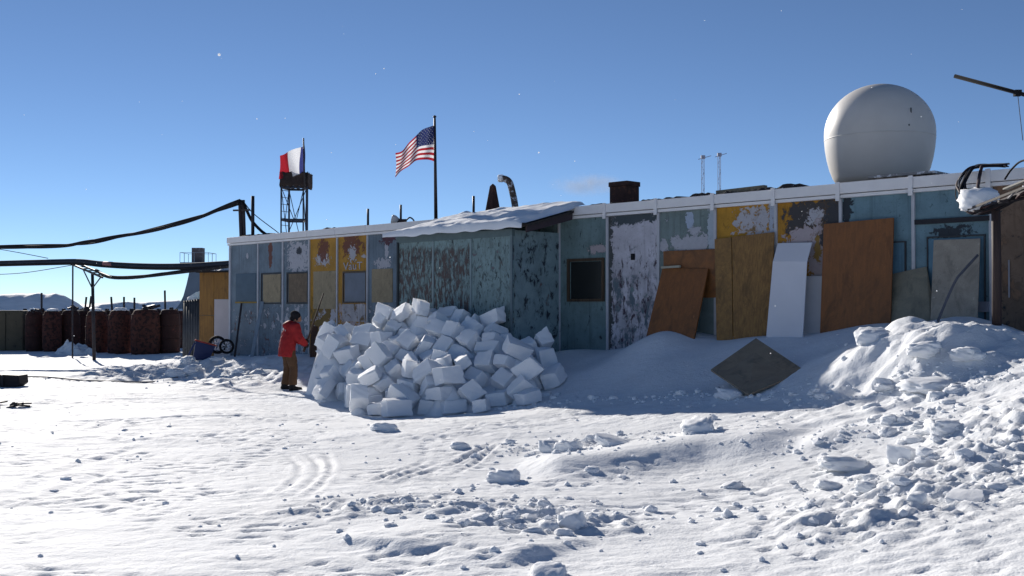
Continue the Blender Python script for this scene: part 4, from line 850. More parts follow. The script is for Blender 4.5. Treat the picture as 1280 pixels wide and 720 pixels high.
for k, a in enumerate(T_F): tank(*a, snow=k in (0, 1, 3, 4))
for px, w in ((31, 24), (54, 24), (77, 24), (104, 26), (136, 26), (166, 26), (198, 28), (222, 24)): tank(px, w, 387.5, 437, 45.0, RT2, 'dark tank in the back row glimpsed between the front tanks', False, 'back row of dark tanks')
ol = empty('olive_tank', (at(8, 436, 44).x, 44, -.1)); tag(ol, 'olive drab box-shaped tank at the far left edge', 'tank'); OLV = plain('olive_drab', (.10, .085, .058), .75, .3, 3, c2=(.05, .04, .035), thr=.58)
hx = 26 / F * 44; zt = at(10, 388, 44).z + .1
MB().box((-hx * 1.5, -.4, 0), (hx, .5, zt)).build('body', OLV, ol, bevel=.05)
for k in range(2): MB().box((-hx * .9 + k * hx * 1.0, -.44, .1), (-hx * .9 + k * hx * 1.0 + .06, -.402, zt - .1)).build('rib', OLV, ol)
# junk lying on and by the tanks
rr = random.Random(21)
for k, (px, py, w, h, lab) in enumerate(((95, 383, 14, 5, 'dark pile of scrap on the tanks by the thin mast'), (190, 383, 20, 7, 'dark hump of scrap on top of the right-hand tanks'), (112, 384, 10, 4, 'small heap of scrap on the tanks beside the cable pole'), (47, 385, 9, 3, 'flat dark scrap lying on the tanks at the left'))):
    Z = 42.5; c = at(px, py + 4, Z); e = empty('scrap_heap', c); tag(e, lab, 'scrap')
    for j in range(5):
        d = Vector((rr.uniform(-1, 1) * w / F * Z / 2, rr.uniform(-.2, .2), rr.uniform(0, .5) * h / F * Z)); v = Vector((rr.uniform(-1, 1), rr.uniform(-.5, .5), rr.uniform(-.15, .4))).normalized() * w / F * Z * .3
        MB().bar(d - v, d + v, rr.uniform(.05, .14), rr.uniform(.05, .12)).build('scrap_piece', METAL_D, e)
for px, y0, y1, tl, lab in ((141, 371, 387, -2, 'leaning dark stake above the tanks'), (155, 371, 387, 0, 'upright dark stake above the middle tanks'), (168, 372, 387, 0, 'upright dark stake right of the middle stake'), (105, 371, 385, 3, 'slanting thin rod above the tanks by the cable pole'), (110, 370, 385, 4, 'second slanting rod close to the cable pole'), (52, 366, 388, 0, 'thin upright rod above the left tanks'), (207, 363, 385, -1, 'thin far pole left of the flared tower')):
    Z = 46; o = MB().tube([Vector((at(px, y1, Z).x, Z, 0)), at(px + tl * .5, y1, Z), at(px + tl, y0, Z)], .045, 6).build('stake', METAL_D, None, 'base'); tag(o, lab, 'stake')
# snow mounds between and beyond
def mound(name, c, rx, ry, h, label, seed, n=60):
    X, Y = np.meshgrid(np.linspace(-1.15, 1.15, n), np.linspace(-1.15, 1.15, n)); d = np.sqrt(X ** 2 + Y ** 2)
    Z = h * np.maximum(0, 1 - d ** 1.6) ** .8 * (1 + .7 * fbm(X * 2.2, Y * 2.2, seed, 4)) - .25
    o = grid_mesh(name, (X * rx).ravel(), (Y * ry).ravel(), Z.ravel(), n, n, SNOW); o.location = c; return tag(o, label, kind='structure')
def far_ridge(name, Z, prof, label, seed, dy=10.0, dip=None):
    """snow bank seen across the plain: (px, py) crest outline at distance Z, sloping down both ways"""
    pxs = [p[0] for p in prof]; n = 140; ny = 24; xs = np.linspace(pxs[0], pxs[-1], n); hs = np.array([at(x, np.interp(x, pxs, [p[1] for p in prof]), Z).z for x in xs])
    X = np.array([at(x, 383, Z).x for x in xs]); vv = np.linspace(-1, 1.0, ny); XX, VV = np.meshgrid(X, vv)
    sh = np.maximum(0, 1 - np.abs(VV + .2 * perlin(XX * .08, VV * 0, seed)) ** 1.2); HH = hs[None, :] * sh * (1 + .10 * fbm(XX * .15, VV * 2, seed, 3)) - .1
    o = grid_mesh(name, XX.ravel(), (Z + VV * dy).ravel(), HH.ravel(), n, ny, SNOW); return tag(o, label, kind='structure')
far_ridge('snow_bank', 210, [(-160, 376), (-60, 370), (0, 367), (20, 365.5), (34, 366), (47, 363.5), (58, 366.5), (68, 365.5), (80, 369), (94, 377), (102, 384)], 'far snow bank with shaded near slopes', 3, 8)
far_ridge('snow_bank', 95, [(108, 385), (128, 378), (145, 375.5), (160, 374), (175, 376), (185, 375), (205, 374.5), (222, 374), (240, 378), (262, 385)], 'nearer shaded snow bank beyond the tanks', 5, 4)
far_ridge('snow_bank', 330, [(90, 381), (140, 378), (220, 377), (300, 379), (420, 381)], 'low snow rise on the horizon', 7, 40)
m_ = at(97, 441, 40.6); mound('snow_mound', (m_.x, 40.4, .0), 1.1, .7, .62, 'small snow mound in front of the dark tanks', 3)
# flared blue-grey tower far off
Z = 80.0; k_ = Z / F; tc = at(247.5, 385, Z); tw2 = empty('flared_tower', (tc.x, Z, -.1)); tag(tw2, 'distant blue-grey tower with a flared base and a railed top', 'tower')
TWM = plain('blue_grey_sheeting', (.13, .17, .22), .5, .2, 1.2); pr_ = [(24, 386), (20, 380), (16, 370), (12.5, 355), (10, 342), (8, 330)]
prof = [(w * k_, at(247, y, Z).z + .1) for w, y in pr_]
mb = MB(); nn = 8; mb.lathe(prof, 4, M=Matrix.Rotation(math.radians(45), 4, 'Z')); 
for v in mb.v: v.x *= 1.0; v.y *= 1.0
for v in mb.v: v.x *= 1.25; v.y *= 1.25
mb.build('flared_shell', TWM, tw2)
z0, z1 = at(247, 330, Z).z + .1, at(247, 310, Z).z + .1; MB().box((-6.5 * k_, -6 * k_, z0), (6.5 * k_, 6 * k_, z1)).build('cabin', plain('dark_cabin', (.09, .08, .09), .7, .5, 2, c2=(.2, .2, .22), thr=.56), tw2)
zr = at(247, 316.5, Z).z + .1; z0 = at(247, 328.5, Z).z + .1; R = 17.5 * k_; MB().box((-R, -R, z0 - .08), (R, R, z0)).build('platform', TWM, tw2)
RAIL = plain('thin_rail_paint', (.2, .24, .3), .5, .1)
for a, b_ in (((-R, -R), (R, -R)), ((R, -R), (R, R)), ((R, R), (-R, R)), ((-R, R), (-R, -R))):
    for z in (zr,): MB().bar((*a, z), (*b_, z), .028).build('rail', RAIL, tw2)
    MB().bar((*a, z0), (*a, zr), .028).build('rail_post', RAIL, tw2); MB().bar(((a[0] + b_[0]) / 2, (a[1] + b_[1]) / 2, z0), ((a[0] + b_[0]) / 2, (a[1] + b_[1]) / 2, zr), .035).build('rail_post', RAIL, tw2)

# ------------------------------------------------------------------ overhead cables on the left
Zp = 36.0; pb_ = at(118, 452, Zp); pole = empty('cable_pole', (pb_.x, Zp, -.3)); tag(pole, 'dark steel cable pole with braced tray arm in front of the tanks', 'pole'); o3 = pole.location
ptop = at(115.5, 340, Zp) - o3
MB().tube([(0, 0, 0), ptop], [.06, .05], 10).build('post', METAL_D, pole, None, True)
armA, armB = at(94, 330, Zp + 1.2) - o3, at(134, 347, Zp - 1.6) - o3
for k, s_ in enumerate((-.1, .1)): MB().bar(armA + Vector((s_, s_ * 1.2, 0)), armB + Vector((s_, s_ * 1.2, 0)), .04, .06).build('tray_rail', METAL_D, pole)
for k in range(7): t = (k + .5) / 7; p = armA.lerp(armB, t); MB().bar(p - Vector((.14, .17, 0)), p + Vector((.14, .17, 0)), .03).build('tray_rung', METAL_D, pole)
for t in (.22, .85): MB().bar(armA.lerp(armB, t), ptop - Vector((0, 0, .55)), .03).build('strut', METAL_D, pole)
gm = tag(MB().tube([at(91, 388, 38) * 1.0 - Vector((0, 0, 1.7)), at(91, 330, 38)], .03, 6).build('thin_mast', METAL_D, None, 'base'), 'thin upright mast left of the cable pole', 'mast')
TRK = plain('dark_blue_lagged_pipe', (.02, .028, .045), .9, .4, 4, c2=(.08, .09, .11), thr=.62)
tk = empty('pipe_trunk', at(112, 328, 36.3) - Vector((0, 0, .0))); tag(tk, 'thick dark lagged cable trunk running from the building past the pole', 'cable'); o4 = tk.location
c1 = [at(x, y, Z) - o4 for x, y, Z in ((-60, 330, 38.5), (0, 328.5, 37.6), (60, 327, 36.9), (100, 326.5, 36.3), (130, 329.5, 35.5), (180, 332, 34.3), (230, 332, 33.1), (292, 328.5, 31.5))]
MB().tube(curve_pts(c1, 8), .075, 10).build('trunk', TRK, tk, None, True)
MB().tube([p + Vector((.0, -.02, -.085)) for p in curve_pts(c1, 8)], .045, 8).build('trunk', CBL, tk, None, True)
pa, pb2 = [curve_pts(c1, 8)[i] for i in (32, 34)]; MB().tube([pa, pb2], .078, 10).build('joint_sleeve', plain('faded_red_sleeve', (.25, .12, .13)), tk, None, True)
def cable(ctrl, r_, label, mat=CBL, name='overhead_cable', strands=1, sag=.03, n=8):
    base = [at(*c) for c in ctrl]; o = base[len(base) // 2]; e = empty(name, o) if strands > 1 else None; r2 = random.Random(len(label))
    for k in range(strands):
        ph = r2.uniform(0, 6); P = curve_pts(base, n); P = [p + Vector((0, math.sin(i * .37 + ph) * sag * .5, math.sin(i * .21 + ph) * sag * (1 if k else .2))) for i, p in enumerate(P)]
        ob = MB().tube([p - o for p in P], r_ * (1 if k == 0 else .5), 7).build(name if not e else 'strand', mat, e, None, True)
        if not e: ob.location = o; e = ob
    return tag(e, label, 'cable')
cable([(-70, 307, 42), (0, 308.5, 40), (75, 307, 38), (110, 303, 37), (150, 295.5, 35.6), (205, 284, 33.8), (255, 269, 32.2), (300, 252, 30.95)], .05, 'upper black cable bundle rising to the posts on the roof corner', strands=4, sag=.06)
cable([(120, 338, 35.8), (140, 346, 35.2), (180, 345.5, 34.2), (215, 342, 33.4), (250, 337, 32.5), (292, 331, 31.5)], .055, 'lower sagging cable bundle with frosted patches between the pole and the building', plain('frosted_black_cable', (.016, .016, .02), .9, .3, 9, c2=(.4, .38, .34), thr=.62), strands=4, sag=.05)
cable([(-20, 308, 41), (20, 315, 39), (60, 323, 37)], .012, 'thin upper wire sloping down to the trunk at far left'); cable([(-20, 344, 42), (30, 341, 39), (91, 331, 36.6)], .012, 'thin lower wire at far left rising to the thin mast')
# posts on the roof corner
pA = empty('roof_post', wpt(302, 292, -.35)); pA.location.z = RZ; tag(pA, 'thick roof post with a crossarm carrying the upper cable bundle', 'post'); oA = pA.location
MB().tube([Vector((0, 0, -.02)), wpt(300, 250, -.35) - oA], .06, 8).build('post', METAL_D, pA); MB().tube([Vector((.09, 0, -.02)), wpt(302.5, 250, -.35) - oA + Vector((.04, 0, 0))], .045, 8).build('post', METAL_D, pA)
MB().bar(wpt(292, 263, -.35) - oA, wpt(312, 262.5, -.35) - oA, .05).build('crossarm', METAL_D, pA); MB().tube(curve_pts([wpt(303, 251, -.35) - oA, wpt(308, 262, -.4) - oA, wpt(315, 276, -.5) - oA, wpt(326, 288, -.6) - oA, wpt(334, 294, -.7) - oA], 6), .045, 7).build('cable', CBL, pA, None, True)
MB().tube(curve_pts([wpt(305, 253, -.35) - oA, wpt(318, 268, -.8) - oA, wpt(348, 291, -2.0) - oA], 6), .015, 6).build('cable', CBL, pA, None, True)
rod(316, 245, 293, -.5, .05, 'second plain post on the roof corner, right of the crossarm post', 'roof_post', METAL_D, 'post')
# left foreground junk
jb = at(-8, 484, 24.0); bx_ = empty('beam_end', (jb.x, jb.y, gz(jb.x, jb.y) - .03)); tag(bx_, 'dark squared timber block at the left edge of the trampled snow', 'timber')
mb = MB(); mb.slab([Vector((-.9, 0, 0)), Vector((.42, .05, .0)), Vector((.55, .05, .1)), Vector((.53, .05, .28)), Vector((-.9, 0, .36))], .5); mb.build('block', wood('charred_wood', (.03, .018, .02), (.014, .01, .01), 1, 'x'), bx_, bevel=.01); MB().bar((.2, -.03, .05), (.2, -.03, .3), .05, .02).build('strap', METAL_D, bx_)
rr = random.Random(4); jc = at(10, 507, 19.6); dj = empty('debris_pile', (jc.x, jc.y, gz(jc.x, jc.y))); tag(dj, 'low scatter of dark charred debris at the left edge', 'debris')
for k in range(12):
    d = Vector((rr.uniform(-.5, .38), rr.uniform(-.25, .2), rr.uniform(.0, .05))); v = Vector((rr.uniform(.3, 1), rr.uniform(-.6, .6), rr.uniform(-.2, .3))).normalized() * rr.uniform(.05, .16)
    MB().bar(d - v, d + v, rr.uniform(.03, .08), rr.uniform(.02, .05)).build('debris_piece', bpy.data.materials['charred_wood'], dj)
pts = []
for x, y in ((20, 471), (60, 473), (100, 475.5), (150, 477.5), (190, 477), (222, 474)):
    g = ground_px(x, y); pts.append(Vector((g.x, g.y, gz(g.x, g.y) + .02)))
tag(MB().tube(curve_pts(pts, 6), .018, 6).build('ground_cable', CGR, None, 'base', True), 'thin cable lying across the snow from the timber block', 'cable')

# ------------------------------------------------------------------ the person
PX = at(361, 488, 23.4); pgz = gz(PX.x, PX.y)
HEAD = math.radians(30)
per = empty('person', (PX.x, PX.y, pgz - .01), HEAD - math.pi / 2)
tag(per, 'person in red parka and tan trousers standing at the snow heap with a pole', 'person')
def body_mesh(name, parts, mat, vox, parent, smooth_it=4):
    mb = MB()
    for kind, *a in parts:
        if kind == 'tube': mb.tube(a[0], a[1], 14, ref=a[2] if len(a) > 2 else None)
        else: mb.lathe([(max(.001, a[1] * math.sin(t)), -a[2] * math.cos(t)) for t in [math.pi * k / 10 for k in range(11)]], 16, M=Matrix.Translation(a[0]) @ (a[3] if len(a) > 3 else Matrix()))
    o = mb.build(name, mat, parent, None, True); r_ = o.modifiers.new('fuse', 'REMESH'); r_.mode = 'VOXEL'; r_.voxel_size = vox; r_.use_smooth_shade = True
    s_ = o.modifiers.new('smooth', 'SMOOTH'); s_.iterations = smooth_it; s_.factor = .5; return o
SKIN = plain('weathered_skin', (.30, .16, .11), .6, .1); PARKA = plain('red_parka_cloth', (.29, .018, .02), .75, .3, 9, bump=.01); TROU = plain('tan_work_trousers', (.10, .055, .03), .85, .25, 8, bump=.008); BOOT = plain('black_boots', (.018, .017, .018), .7, .3); GLV = plain('dark_gloves', (.025, .022, .025), .8, .3); HAT = plain('dark_knit_hat', (.016, .015, .018), .9, .3, 20)
hipL, hipR = (-.10, -.02, .90), (.10, -.02, .90); kneL, kneR = (-.13, .03, .50), (.14, .06, .50); ankL, ankR = (-.15, -.04, .10), (.17, .03, .10)
shL, shR = (-.185, .07, 1.40), (.185, .07, 1.40); elL, elR = (-.25, .15, 1.13), (.25, .15, 1.13); wrL, wrR = (-.06, .36, 1.03), (.13, .34, .98)
neck, head = (0, .115, 1.475), Vector((0, .165, 1.585))
R = [(0.15, 0.115)]
hd = Matrix.Rotation(math.radians(-28), 4, 'X')
fing = []
for wr, sgn in ((wrL, -1), (wrR, 1)):
    w = Vector(wr); d = (Vector((0.035, .37, .97)) - w).normalized() if sgn > 0 else (Vector((0.035, .375, 1.05)) - w).normalized(); u_ = Vector((0, .25, 1)).normalized(); pal = w + d * .07
    fing.append(('tube', [w - d * .02, w + d * .05, pal], [(.03, .024), (.044, .022), (.042, .02)], tuple(u_)))
    side_ = d.cross(u_).normalized()
    for k, (o_, L_) in enumerate(((.033, .072), (.011, .08), (-.011, .076), (-.032, .06))):
        b_ = pal + u_ * o_; f1 = b_ + d * L_ * .45 + side_ * .012 * sgn; f2 = f1 + d * L_ * .15 + side_ * L_ * .4 * sgn; f3 = f2 - d * L_ * .35 + side_ * L_ * .15 * sgn; fing.append(('tube', [b_ - d * .02, f1, f2, f3], [.0105, .0105, .0095, .008]))
    t0 = w + d * .03 + u_ * .035; fing.append(('tube', [t0, t0 + u_ * .03 + d * .03 - side_ * .01 * sgn, t0 + u_ * .035 + d * .065 + side_ * .015 * sgn], [.012, .0115, .009]))
core = [('tube', [(0, -.04, .84), (0, -.03, .98), (0, .01, 1.15), (0, .055, 1.34), (0, .09, 1.44)], [(.10, .15), (.095, .145), (.10, .15), (.10, .165), (.06, .09)], (0, 1, 0)),
        ('tube', [(0, .08, 1.42), neck, tuple(head - Vector((0, .02, .06)))], [.06, .055, .055]),
        ('ball', tuple(head), .076, .112, hd @ Matrix.Diagonal((1, 1.22, 1, 1))), ('ball', tuple(head + Vector((0, .062, -.05))), .052, .055), ('ball', tuple(head + Vector((0, .105, -.03))), .013, .026), ('ball', tuple(head + Vector((.078, -.0, -.01))), .012, .03), ('ball', tuple(head + Vector((-.078, -.0, -.01))), .012, .03),
        ('ball', tuple(head + Vector((0, .096, -.068))), .022, .01), ('ball', tuple(head + Vector((.03, .09, .012))), .016, .012), ('ball', tuple(head + Vector((-.03, .09, .012))), .016, .012)]
for h_, k_, a_ in ((hipL, kneL, ankL), (hipR, kneR, ankR)): core.append(('tube', [h_, k_, a_], [.078, .055, .04]))
for s_, e_, w_ in ((shL, elL, wrL), (shR, elR, wrR)): core.append(('tube', [s_, e_, w_], [.05, .04, .03]))
for a_, dx in ((ankL, -.02), (ankR, .03)): core.append(('tube', [(a_[0], a_[1] - .05, .05), (a_[0] + dx, a_[1] + .16, .04)], [(.04, .035), (.03, .04)]))
body_mesh('body', core + fing, SKIN, .011, per, 2)
# eyes as dark hollows under the brow
for s_ in (-1, 1):
    o = MB().lathe([(.001, -.008), (.008, 0), (.001, .008)], 8, tuple(head + Vector((.03 * s_, .098, -.005)))).build('eye', FRAME_DARK, per)
j = [('tube', [(0, -.055, .735), (0, -.045, .88), (0, -.03, 1.02), (0, .01, 1.18), (0, .05, 1.34), (0, .07, 1.43)], [(.175, .235), (.18, .235), (.17, .225), (.17, .225), (.155, .23), (.095, .14)], (0, 1, 0)),
     ('tube', [(0, .05, 1.40), (0, .075, 1.46), (0, .09, 1.495)], [(.10, .13), (.085, .10), (.08, .088)], (0, 1, 0)),
     ('ball', (0, -.035, 1.435), .12, .07, Matrix.Rotation(math.radians(35), 4, 'X'))]
for s_, e_, w_ in ((shL, elL, wrL), (shR, elR, wrR)):
    wv = Vector(e_).lerp(Vector(w_), .93); j.append(('tube', [tuple(Vector(s_) * .72 + Vector((0, .02, .39))), s_, tuple(Vector(s_).lerp(Vector(e_), .5)), e_, tuple(Vector(e_).lerp(Vector(w_), .5)), tuple(wv)], [.105, .115, .10, .092, .08, .066]))
    j.append(('ball', e_, .085, .08))
jk = body_mesh('parka', j, PARKA, .013, per, 5)
FOLD = bpy.data.textures.new('cloth_folds', 'CLOUDS'); FOLD.noise_scale = .10
def folds(o, st):
    md = o.modifiers.new('folds', 'DISPLACE'); md.texture = FOLD; md.strength = st; md.mid_level = .5
folds(jk, .035)
tl = [('tube', [(0, -.05, .80), (0, -.04, .95)], [(.13, .17), (.12, .165)], (0, 1, 0))]
for h_, k_, a_ in ((hipL, kneL, ankL), (hipR, kneR, ankR)):
    tl.append(('tube', [h_, tuple(Vector(h_).lerp(Vector(k_), .5)), k_, tuple(Vector(k_).lerp(Vector(a_), .55)), tuple(Vector(a_) + Vector((0, 0, .03)))], [.115, .11, .095, .09, .088]))
folds(body_mesh('trousers', tl, TROU, .013, per, 4), .028)
for a_, dx in ((ankL, -.03), (ankR, .04)):
    body_mesh('boot', [('tube', [(a_[0], a_[1] - .01, .18), (a_[0], a_[1] - .01, .06)], [.07, .066]), ('tube', [(a_[0], a_[1] - .08, .055), (a_[0] + dx * .5, a_[1] + .06, .055), (a_[0] + dx, a_[1] + .19, .045)], [(.045, .05), (.05, .058), (.035, .05)], (0, 0, 1))], BOOT, .012, per, 2)
for k, (wr, sgn) in enumerate(((wrL, -1), (wrR, 1))):
    fs = fing[:6] if k == 0 else fing[6:]; g = []
    for kind, p, r_, *rf_ in fs:
        r2 = [(a[0] + .006, a[1] + .006) if isinstance(a, tuple) else a + .005 for a in r_]; g.append((kind, p, r2, *rf_))
    w = Vector(wr); e_ = Vector((elL, elR)[k]); g.append(('tube', [w.lerp(e_, .22), w], [.052, .042])); body_mesh('glove', g, GLV, .009, per, 1)
# hat with ear flaps
hm = Matrix.Translation(head + Vector((0, -.012, .045))) @ hd
ht_ = [('ball', tuple(head + Vector((0, -.02, .05))), .10, .095, hd @ Matrix.Diagonal((1, 1.2, 1, 1))), ('ball', tuple(head + Vector((.082, -.015, -.015))), .03, .06), ('ball', tuple(head + Vector((-.082, -.015, -.015))), .03, .06), ('ball', tuple(head + Vector((0, -.085, -.02))), .07, .06)]
body_mesh('hat', ht_, HAT, .012, per, 3)
# pale emblem on the back of the parka, a cuff-wide fold line and pocket flap
EMB = plain('white_emblem_print', (.62, .60, .60), .8, .1); 
em = MB(); c = Vector((-.01, -.118, 1.30)); ux = Vector((1, 0, 0)); uz = Vector((0, .25, .97)).normalized()
def disc(r0, off_, n_=14): return [c + ux * (math.cos(k * 2 * math.pi / n_) * r0 * off_[0] + off_[1]) + uz * (math.sin(k * 2 * math.pi / n_) * r0) for k in range(n_)]
for r0, o_ in ((.06, (1.25, -.05)), (.028, (1, .085))): em.slab(disc(r0, o_), .03)
em_o = em.build('emblem', EMB, per)
dk = MB(); c = c + Vector((0, -.004, -.0)); dk.slab(disc(.028, (1.3, -.045)), .01); dk.build('emblem_mark', plain('dark_emblem_mark', (.03, .03, .06)), per)
# long pole in the hands
shv = empty('long_pole', (0, 0, 0))
M_ = Matrix.Translation(per.location) @ Matrix.Rotation(HEAD - math.pi / 2, 4, 'Z'); grip = M_ @ Vector((0.035, .375, 1.0)); tip = at(404.5, 366.5, 23.9); low = grip + (grip - tip).normalized() * .16
shv.location = low; tag(shv, 'long dark wooden pole held upright by the person in red', 'pole')
MB().tube([Vector(), (tip - low) * .55, tip - low], [.024, .018, .013], 8).build('shaft', wood('dark_handle_wood', (.10, .055, .03), (.05, .03, .02)), shv, None, True)
MB().tube([(tip - low) * -.01, (tip - low) * .05], .03, 8).build('end_grip', RUSTM, shv, None, True)

